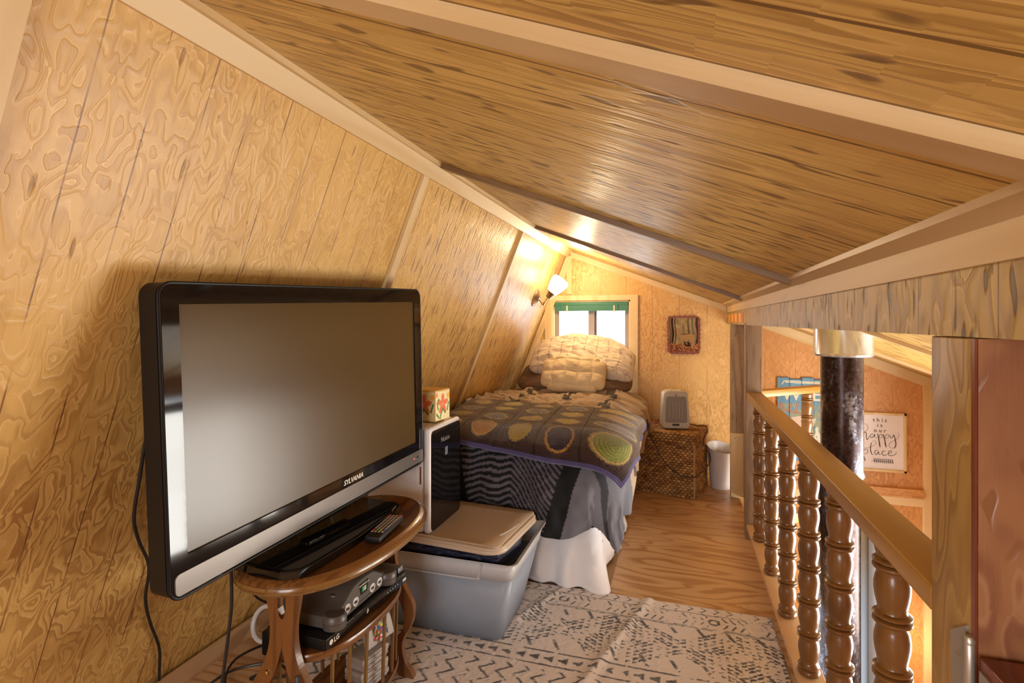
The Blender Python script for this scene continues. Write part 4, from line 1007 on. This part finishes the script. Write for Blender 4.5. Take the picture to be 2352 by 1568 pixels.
# body lofted front to back : rounded front edge
slices = [(0.0,.94),(.006,1.0),(.12,1.0),(.16,.97),(.185,.85)]
n = len(poly); vs = []
for b_, s2_ in slices:
    for x,z in poly: vs.append(KM@Vector((.15+(x-.15)*(.985 if b_ in (0.0,.185) else 1),b_,.004+z*s2_)))
fs = [(i*n+k_,i*n+(k_+1)%n,(i+1)*n+(k_+1)%n,(i+1)*n+k_) for i in range(len(slices)-1) for k_ in range(n)]
mb.add(vs, fs, True); mb.f += [tuple(reversed(range(n))), tuple((len(slices)-1)*n+k_ for k_ in range(n))]; mb.sm += [False,False]
for x in (.022,.278): mb.lathe([(.030,0.002),(.031,.010),(.031,.018),(.030,.0185),(.0315,.020),(.0315,.030),(.026,.0375),(.0,.039)], (x,.004,0), 28, mat=KM)
mb.build('console_body', M['grey_con'], con)
for x in (.070,.108,.192,.230):
    pr = MB().lathe([(.0125,0),(.0125,.003),(.0095,.0032),(.0095,.001),(.0,.001)], tuple(KM@Vector((x,-.0002,.025))), 24, axis=tuple(-bd_)).build('controller_port', M['white_pl'], con)
    MB().box((x-.006,-.0035,.0215),(x+.006,-.001,.0235),0,KM).box((x-.005,-.0035,.025),(x-.003,-.001,.0265),0,KM).box((x-.001,-.0035,.0255),(x+.001,-.001,.027),0,KM).box((x+.003,-.0035,.025),(x+.005,-.001,.0265),0,KM).build('port_pins', M['black'], pr)
bg = MB().prism([(.128,.062),(.172,.062),(.165,.030),(.135,.030)],'Y',-.0018,.001,KM).build('badge', M['black_gloss'], con)
text('console_name', 'NINTENDO 64', M['white_text'], bg, .0072, tuple(KM@Vector((.150,-.0022,.054))), tuple(fd), (0,0,1), .0002, align='CENTER')
for (x0_,x1_,c) in ((.141,.145,(.05,.5,.1)),(.145,.150,(.1,.2,.7)),(.150,.155,(.7,.6,.1)),(.155,.159,(.1,.5,.2))):
    MB().box((x0_,-.0028,.037),(x1_,-.0015,.050),0,KM).build('logo_stripe', plain('logo_col',c,.4), bg)
MB().box((.06,-.0008,.0125),(.24,.001,.0135),0,KM).build('seam_line', M['black'], con)
for x,y in ((.075,.045),(.225,.045)): MB().lathe([(.0,.0),(.013,.0),(.012,.004),(.0,.005)], (x,y,.052), 20, mat=KM).build('top_button', M['grey_con'], con)
mb = MB()
for i in range(11): mb.box((.07+i*.016,.105,.060),(.078+i*.016,.108,.0765),0,KM)
mb.build('vent_slots', M['black'], con)
MB().box((.105,.070,.072),(.195,.092,.078),.002,KM).build('cartridge_slot', M['black'], con)
cc = MB().box((PLn-.034,.012,.0352),(PLn-.004,.15,.052),.002,PM).build('disc_case', M['galv'], None, base=tuple(PM@Vector((PLn-.02,.08,.0352)))); tag(cc, 'clear grey disc case at the far end of the disc player', 'case')

# remote
rm = thing('remote_control', 'black remote control with coloured buttons on the oval table', 'remote control', (-.838,1.39,.582))
RM = TR(-.826,1.392,.5835,0,0,R(6.5))
MB().box((-.023,-.087,0),(.023,.087,.018),.004,RM).build('remote_body', M['black'], rm)
rb = MB(); cols = {}
for j in range(11):
    for i in range(4):
        x = -.0155+i*.0103; y = .074-j*.0125
        c = 'pale'
        if j == 0 and i in (0,3): c = 'red'
        if j == 9: c = ['red','green','yellow','blue'][i]
        cols.setdefault(c, MB()).box((x-.0032,y-.0032,.0178),(x+.0032,y+.0032,.0200),.001,RM)
cm2 = {'pale':(.42,.33,.25),'red':(.7,.05,.03),'green':(.08,.4,.1),'yellow':(.7,.5,.05),'blue':(.08,.15,.6)}
for c, mbb in cols.items():
    mt_ = plain('btn_'+c, cm2[c], .5)
    if c == 'pale': o = mbb.build('keypad', mt_, rm)
    else:
        n8 = 0; nv_ = len(MB().box((0,0,0),(.0064,.0064,.0022),.001).v); nf_ = len(MB().box((0,0,0),(.0064,.0064,.0022),.001).f)
        for q8 in range(len(mbb.v)//nv_):
            m8 = MB(); m8.v = mbb.v[q8*nv_:(q8+1)*nv_]; m8.f = [tuple(i_-q8*nv_ for i_ in f_) for f_ in mbb.f[q8*nf_:(q8+1)*nf_]]; m8.sm = mbb.sm[q8*nf_:(q8+1)*nf_]
            m8.build(c+'_button', mt_, rm)

# cartridges in the rack
def quad_art(parent, x0_, x1_, zA, zB, y, Mx):
    X, Z, C = canvas(x0_,x1_,zA,zB,.0012); nz = vnoise(X*160, Z*160, 5); n2 = vnoise(X*160+50, Z*160, 6)
    C[:] = lin((.25,.45,.28)); C[nz>.6] = lin((.75,.15,.12)); C[(nz<.35)&(n2>.5)] = lin((.9,.8,.3)); C[(n2<.3)] = lin((.2,.25,.6)); C[(nz>.5)&(n2>.72)] = lin((.95,.9,.85))
    P = np.stack([X,np.full_like(X,y),Z],-1); A4 = np.array(Mx); sp_=P.shape; P = (P.reshape(-1,3)@A4[:3,:3].T+A4[:3,3]).reshape(sp_)
    grid('cartridge_label', P, C, M['print'], parent, thick=.0006)
ranks = ['topmost grey game cartridge with a colourful label, tilted in the rack','grey game cartridge second from the top of the rack stack','grey game cartridge third from the top of the rack stack',
         'grey game cartridge fourth from the top of the rack stack','grey game cartridge fifth from the top of the rack stack','grey game cartridge at the bottom of the rack stack']
for i in range(6):
    z = .1145 + (5-i)*.0192
    if i == 0: KMc = TR(-.868,1.42,.274,0,0,0) @ Matrix.Rotation(R(78),4,'Z') @ Matrix.Rotation(R(-16),4,'X')
    else: KMc = TR(-.905+.003*(i%2),1.42+.004*(i%3-1),z,0,0,R(78+3*(i%3-1)))
    c = thing('game_cartridge', ranks[i], 'game cartridge', tuple(KMc.translation), 'grey game cartridges in the magazine rack')
    if i == 0:
        MB().box((-.056,-.009,-.036),(.056,.009,.036),.005,KMc).build('cartridge_shell', M['grey_cart'], c)
        quad_art(c, -.030, .030, -.024, .026, -.0098, KMc)
    else:
        MB().box((-.056,-.036,0),(.056,.036,.0185),.005,KMc).box((-.040,-.040,.003),(.040,-.034,.014),.002,KMc).build('cartridge_shell', M['grey_cart'], c)
# controller in the rack
ct = thing('game_controller', 'grey and white game controller lying in the magazine rack', 'controller', (-.93,1.25,.114))
MB().tube([(-.90,1.21,.135),(-.905,1.25,.150),(-.93,1.29,.142),(-.96,1.31,.130)],[.016,.024,.024,.015],12).tube([(-.905,1.25,.145),(-.87,1.262,.138),(-.85,1.268,.128)],[.02,.016,.012],12).build('controller_body', M['grey_con'], ct)
MB().tube([(-.87,1.225,.165),(-.862,1.235,.178),(-.868,1.25,.172)],[.008,.009,.006],10).build('controller_stick', M['white_pl'], ct)
cc_ = MB().tube([(-.95,1.24,.122),(-.90,1.20,.125),(-.87,1.23,.122),(-.90,1.29,.121),(-.95,1.27,.127),(-.93,1.22,.13),(-.88,1.20,.136)], .0035, 8).build('controller_cord', M['rubber'], None, base=(-.95,1.24,.122)); tag(cc_, 'black cord coiled around the controller in the rack', 'cord')

# ------------------------------------------------------------------ storage tote
tt = thing('storage_tote', 'frosted clear plastic storage tote standing on the rug', 'storage tote', (-.88,2.05,.004))
def frustum(mb, x0a,x1a,y0a,y1a,za,x0b,x1b,y0b,y1b,zb,r=.03):
    a_ = rrect(x0a,x1a,y0a,y1a,r); b_ = rrect(x0b,x1b,y0b,y1b,r); n = len(a_)
    vs = [(x,y,za) for x,y in a_]+[(x,y,zb) for x,y in b_]; mb.add(vs,[(i,(i+1)%n,(i+1)%n+n,i+n) for i in range(n)],True); return n
ob = (-1.145,-.637,1.885,2.20); ot = (-1.185,-.578,1.835,2.262)
mb = MB(); frustum(mb,*ob,.004,*ot,.262,); 
o_ = mb.build('tote_body', M['tote'], tt); 
md = o_.modifiers.new('t','SOLIDIFY'); md.thickness = .003
MB().prism(rrect(*ob,.03),'Z',.003,.007).build('tote_base', M['tote'], tt)
mb = MB(); frustum(mb, ot[0]-.004,ot[1]+.004,ot[2]-.004,ot[3]+.004,.262, ot[0]-.012,ot[1]+.014,ot[2]-.012,ot[3]+.012,.325); 
n = frustum(mb, ot[0]-.012,ot[1]+.014,ot[2]-.012,ot[3]+.012,.325, ot[0]-.022,ot[1]+.026,ot[2]-.022,ot[3]+.020,.331)
o_ = mb.build('tote_rim', M['tote_rim'], tt); md = o_.modifiers.new('t','SOLIDIFY'); md.thickness = .003
MB().tube([(-1.10,1.822,.318),(-1.08,1.828,.270),(-1.05,1.832,.258),(-.73,1.832,.258),(-.70,1.828,.272),(-.685,1.822,.318)], .004, 8).build('front_handle', M['tote_rim'], tt)
ctn = MB(); frustum(ctn,-1.135,-.648,1.895,2.19,.012,-1.16,-.605,1.86,2.235,.25); nn=28
ctn.f += [tuple(range(nn)), tuple(nn+i for i in range(nn))]; ctn.sm += [False,False]
cl_ = ctn.build('folded_clothes', plain('slate_cloth',(.16,.19,.26),.8,bumpy=.4,bscale=20), None, base=(-.88,2.05,.012)); tag(cl_, 'blue grey folded cloth seen through the frosted tote', 'cloth')
# navy garment bulging below the lid
a_, b_ = np.meshgrid(np.linspace(0,1,140), np.linspace(-1,1,24))
an = -pi/2*b_*0
xx = -1.16+a_*.57; yy = 2.04 - .205*np.sqrt(np.maximum(0,1-b_**2*.5)) - .025*fbm(a_*16,b_*2,3) + np.where(a_>.93,(a_-.93)*2.5,0); zz = .335+.040*b_+.012*fbm(a_*10,b_*1.5,8)
nv = grid('navy_garment', np.stack([xx,yy,zz],-1), None, M['navy'], None, base=(-.88,1.9,.3), thick=.02); tag(nv, 'navy blue garment squeezed out under the tote lid', 'garment')
ld = thing('tote_lid', 'almond plastic lid resting askew on the frosted tote', 'lid', (-.88,2.05,.37))
mb = MB(); L0 = (-1.20,-.585,1.828,2.262)
frustum(mb,L0[0],L0[1],L0[2],L0[3],.360,L0[0]+.004,L0[1]-.004,L0[2]+.004,L0[3]-.004,.376,.07); frustum(mb,L0[0]+.004,L0[1]-.004,L0[2]+.004,L0[3]-.004,.376,L0[0]+.018,L0[1]-.018,L0[2]+.016,L0[3]-.018,.384,.06)
n = frustum(mb,L0[0]+.018,L0[1]-.018,L0[2]+.016,L0[3]-.018,.384,L0[0]+.085,L0[1]-.095,L0[2]+.050,L0[3]-.05,.374,.02); o = len(mb.v)-n; mb.f.append(tuple(o+i for i in range(n))); mb.sm.append(False)
LR = Matrix.Translation((-.90,2.05,0)) @ Matrix.Rotation(R(-5),4,'Z') @ Matrix.Translation((.90,-2.05,0)); mb.xform(LR)
o_ = mb.build('lid_panel', M['lid'], ld); md = o_.modifiers.new('t','SOLIDIFY'); md.thickness = .003
MB().tube([(-.655,1.94,.384),(-.640,1.96,.386),(-.615,2.06,.386),(-.622,2.085,.384)], .0035, 8).build('lid_latch', M['white_pl'], ld)

# appliance on the lid
ap = thing('appliance', 'white upright appliance with a black glass side standing on the tote lid', 'appliance', (-1.05,2.02,.377))
ax0, ax1, ay0, ay1, az0, az1 = -1.195,-.915,1.872,2.165,.3795,.785
MB().box((ax0,ay0,az0),(-.945,ay1,az1),.014).build('rear_case', M['appl'], ap)
MB().box((-.943,ay0-.002,az0),(ax1,ay1+.002,az1+.003),.012).build('front_case', M['appl'], ap)
gl = MB().prism([(y,z) for y,z in rrect(ay0+.010,ay1-.004,az0+.006,az1-.012,.02)],'X',ax1-.002,ax1+.003).build('glass_panel', M['black_gloss'], ap)
MB().box((ax1+.0028,2.005,.655),(ax1+.0036,2.030,.688)).build('display_window', M['galv'], gl)
text('panel_lettering', 'Notice', M['grille'], gl, .03, (ax1+.0034,1.965,.715), (0,1,0), (0,0,1), .0002)
hd = MB().prism(rrect(-.972,-.943,.55,.665,.012),'Y',ay0-.006,ay0+.004).build('side_handle', M['white_pl'], ap)
MB().box((-.955,ay0-.0075,.572),(-.949,ay0-.0055,.64)).build('handle_slot', M['gate'], hd)
tbx = thing('tissue_box', 'floral tissue box on top of the white appliance', 'tissue box', (-.99,2.04,.788))
TB = TR(-.995,2.05,.789,0,0,R(-8))
MB().box((-.055,-.055,0),(.055,.055,.128),.001,TB).build('carton', plain('carton_yellow',(.72,.42,.10),.6), tbx)
X, Z, C = canvas(-.052,.052,.004,.122,.0012); C[:] = lin((.92,.86,.66))
for i in range(5):
    an = 2*pi*i/5+.3; ccx, ccz = .0+.022*math.cos(an), .068+.024*math.sin(an); C[((X-ccx)*math.cos(an)+(Z-ccz)*math.sin(an))**2/.020**2+(-(X-ccx)*math.sin(an)+(Z-ccz)*math.cos(an))**2/.011**2<1] = lin((.90,.48,.34))
for pl in ([(.0,.05),(-.015,.025),(-.02,.01)],[(.0,.05),(.02,.03)],[(-.03,.09),(-.04,.075),(-.035,.05)],[(.035,.04),(.045,.07)],[(-.045,.03),(-.03,.015)]): stroke(C,X,Z,pl,.004,lin((.35,.52,.28)))
C[np.hypot(X-.042,Z-.10)<.012] = lin((.95,.70,.35)); C[np.hypot(X+.045,Z-.108)<.010] = lin((.92,.6,.4))
def place2d(Mx, mapf, X, Z):
    P = np.stack(mapf(X,Z),-1); A4 = np.array(Mx); sp_ = P.shape; return (P.reshape(-1,3)@A4[:3,:3].T+A4[:3,3]).reshape(sp_)
grid('floral_panel', place2d(TB, lambda X,Z:(X,np.full_like(X,-.0558),Z), X, Z), C, M['print'], tbx, thick=.0006)
grid('floral_panel', place2d(TB, lambda X,Z:(np.full_like(X,.0558),X,Z), X, Z), C, M['print'], tbx, thick=.0006)

# ------------------------------------------------------------------ rug
res = .004
xs = np.arange(-1.25,.362,res); ysr = np.arange(.55,2.372,res); X, Y = np.meshgrid(xs, ysr)
C = np.zeros(X.shape+(3,)); C[:] = lin((.88,.83,.80)); ink = lin((.26,.24,.25))
tri = lambda q: np.abs((q%1)-.5)*2
worn = fbm(X*28, Y*28, 5, 3) + .5*fbm(X*120,Y*120,9,2)
I = np.zeros(X.shape, bool)
m = Y < 1.78; q = (X + .045*tri(Y/.075)); I |= m & (((q/.062)%1) < .22)
m = (Y>1.80)&(Y<1.885); I |= (np.abs(Y-1.805)<.004)|(np.abs(Y-1.880)<.004)
fxq = (X/.052)%1; I |= m & (np.abs(Y-1.842)<.020*(fxq-.1)*1.2) & (fxq>.15) & (fxq<.85)
m = (Y>1.90)&(Y<2.19)
px_ = ((X+.10*0)/.42)%1-.5; py_ = (Y-2.045)/.145
st_ = np.floor(np.abs(px_)*9)/9; dd = (st_*1.9+np.floor(np.abs(py_)*5)/5)
for lv_ in (.30,.55,.85,1.15): 
    e_ = np.abs((np.abs(px_)*1.9+np.abs(py_) + .06*np.sign(np.sin(X*2*pi/.045))*np.sign(np.sin(Y*2*pi/.045)))-lv_) < .045; I |= m & e_
I |= m & (((X+.5*Y)/.105%1)<.13) & (np.abs(py_)>.62)
for yy_ in (2.195,2.205,2.305): I |= np.abs(Y-yy_-.002*np.sin(X*40))<.0025
m = (Y>2.215)&(Y<2.295); pp = (X/.30)%1; I |= m & (((X/.030+np.abs(Y-2.255)*18)%1)<.28) & ((pp<.36)|((pp>.5)&(pp<.86))) & (np.abs(Y-2.255)>.008)
I |= m & (np.abs(np.hypot(((X/.30)%1-.43)*.30,Y-2.255)-.018)<.005)
m = (Y>2.315)&(Y<2.355); I |= m & (((X/.05+tri(Y/.04)*.4)%1)<.16)
I &= worn > -.16
C[I] = ink; C[I] += (.12*np.clip(.15-worn[I],0,.3)/.3)[:,None]
C *= (1+.18*fbm(X*150,Y*150,19,2))[...,None]
Zr = .011 + .004*fbm(X*110,Y*110,29,2) + .012*np.maximum(0,fbm(X*2.2,Y*3,31))
ed = np.minimum(np.minimum(X-xs[0],xs[-1]-X),np.minimum(Y-ysr[0],ysr[-1]-Y)); Zr = np.where(ed<.006,.001,Zr)
# soft fold ridges
for (xa,ya,xb,yb,hh_) in ((-.30,1.75,-.12,2.37,.010),(-.62,2.05,-.48,2.37,.007)): Zr += hh_*np.exp(-(segd(X,Y,(xa,ya),(xb,yb))/.018)**2)
XX = X + .006*fbm(Y*9,Y*0,3)*(X>0); YY = Y + np.where(Y>2.2,(.012*fbm(X*6,X*0,7)),0)
rg = grid('area_rug', np.stack([XX,YY,Zr],-1), C, M['rug'], None, base=(-.4,1.5,0)); tag(rg, 'cream rug with worn black tribal pattern on the loft floor', 'rug')

# ------------------------------------------------------------------ cables
def cable(label, pts, r_=.004, mat='rubber', name='cable', base=None):
    o = MB().tube(pts, r_, 8, True, 8).build(name, M[mat], None, base=base or tuple(pts[0])); return tag(o, label, 'cable')
def on_wall(u, v, off):
    a_, b_ = (u-1176)/1230, (738-v)/1230; L_ = math.hypot(384,1230); sn, cs_ = 384/L_, 1230/L_
    xr, yr = -sn+a_*cs_, cs_+a_*sn; D = (-1.110+off)/(xr-.4007*b_); return (xr*D, yr*D, CZ+b_*D)
cable('black power cord hanging down the wall from the left side of the television', [on_wall(u_,v_,.014) for u_,v_ in ((352,985),(335,1010),(322,1090),(308,1185),(318,1240),(342,1300),(334,1375),(345,1430),(366,1490),(366,1560),(372,1640))], .0042)
cable('black cable dropping straight from beneath the television', [(-1.03,1.04,.64),(-1.04,1.04,.60),(-1.05,1.05,.50),(-1.07,1.05,.36),(-1.09,1.04,.2),(-1.11,1.03,.02)], .004)
cable('black cable curving down behind the table to the adapter', [(-1.19,1.30,.53),(-1.27,1.33,.45),(-1.36,1.46,.28),(-1.40,1.60,.16),(-1.405,1.60,.084)], .004)
cable('flat dark cable running down the near table leg', [(-.89,1.09,.335),(-.885,1.085,.31),(-.89,1.08,.27),(-.91,1.075,.23),(-.93,1.07,.14),(-.95,1.06,.01)], .005)
cable('black cable coiled in loops on the floor behind the table', [(-1.36,1.66,.01),(-1.33,1.62,.01),(-1.33,1.52,.01),(-1.36,1.44,.012),(-1.24,1.50,.016),(-1.30,1.60,.02),(-1.42,1.62,.02),(-1.48,1.50,.02),(-1.40,1.38,.016),(-1.24,1.36,.014),(-1.20,1.44,.018),(-1.32,1.52,.022),(-1.45,1.44,.018),(-1.44,1.30,.012),(-1.28,1.25,.01)], .0042)
ad = MB().box((-1.435,1.57,.0),(-1.36,1.64,.085),.006).build('power_adapter', M['black'], None, base=(-1.40,1.60,0)); tag(ad, 'black power adapter block on the floor behind the table', 'power adapter')
cr = MB().tube([(-1.47+.055*math.cos(2*pi*i/16),1.63+.02*math.sin(2*pi*i/16),.075+.055*math.sin(2*pi*i/16)) for i in range(17)], .009, 10).build('white_cord_ring', M['white_pl'], None, base=(-1.47,1.63,.01)); tag(cr, 'ring of white cord leaning against the baseboard behind the table', 'cord')

# ------------------------------------------------------------------ lights
def area(name, loc, tgt, sx_, sy_, power, col, spread=180):
    l = bpy.data.lights.new(name, 'AREA'); l.shape = 'RECTANGLE'; l.size = sx_; l.size_y = sy_; l.energy = power; l.color = col; l.spread = R(spread)
    o = bpy.data.objects.new(name, l); COL.objects.link(o); o.location = loc
    o.rotation_euler = (Vector(tgt)-Vector(loc)).to_track_quat('-Z','Y').to_euler(); return o
area('back_fill', (-.3,YB+.02,1.08), (-.3,2,1.0), 1.25, 1.0, 15, (.96,.97,1.0))  # added fill light behind the camera, set in an invented wall opening
area('daylight_right_window', (XR+.03,2.7,.02), (.2,2.3,.45), 1.5, 1.2, 44, (1.0,.94,.83))
area('daylight_far_window', (-.69,YF+.12,.98), (-.69,3,.9), .6, .75, 4, (.92,.95,1.0))
def point(name, loc, power, col, r_):
    l = bpy.data.lights.new(name, 'POINT'); l.energy = power; l.color = col; l.shadow_soft_size = r_
    o = bpy.data.objects.new(name, l); COL.objects.link(o); o.location = loc; return o
ll = c0 + ax*.30
point('wall_lamp_bulb', tuple(ll), 6, (1.0,.80,.52), .05)
point('downstairs_lamp', (1.50,4.05,-1.0), 3, (1.0,.80,.5), .08)
point('room_fill', (-.2,-.9,1.15), 6, (1.0,.90,.74), .15)  # added fill light, unseen behind the camera

w = bpy.data.worlds.new('World'); SC.world = w; w.use_nodes = True
bgn = w.node_tree.nodes['Background']; bgn.inputs[0].default_value = (.85,.92,1,1); bgn.inputs[1].default_value = 1.8

# ------------------------------------------------------------------ camera
cam = bpy.data.cameras.new('camera'); co = bpy.data.objects.new('camera', cam); COL.objects.link(co)
co.location = (0,0,CZ); co.rotation_euler = (R(90),0,math.atan(384/1230)); cam.sensor_width = 36; cam.lens = 1230/2352*36; cam.shift_y = -46/2352; cam.clip_start = .01
SC.camera = co
SC.view_settings.view_transform = 'Standard'; SC.view_settings.look = 'None'; SC.view_settings.gamma = 1; SC.view_settings.exposure = .88
SC.view_settings.use_curve_mapping = False
for o in bpy.data.objects:
    if '_base' in o: del o['_base']
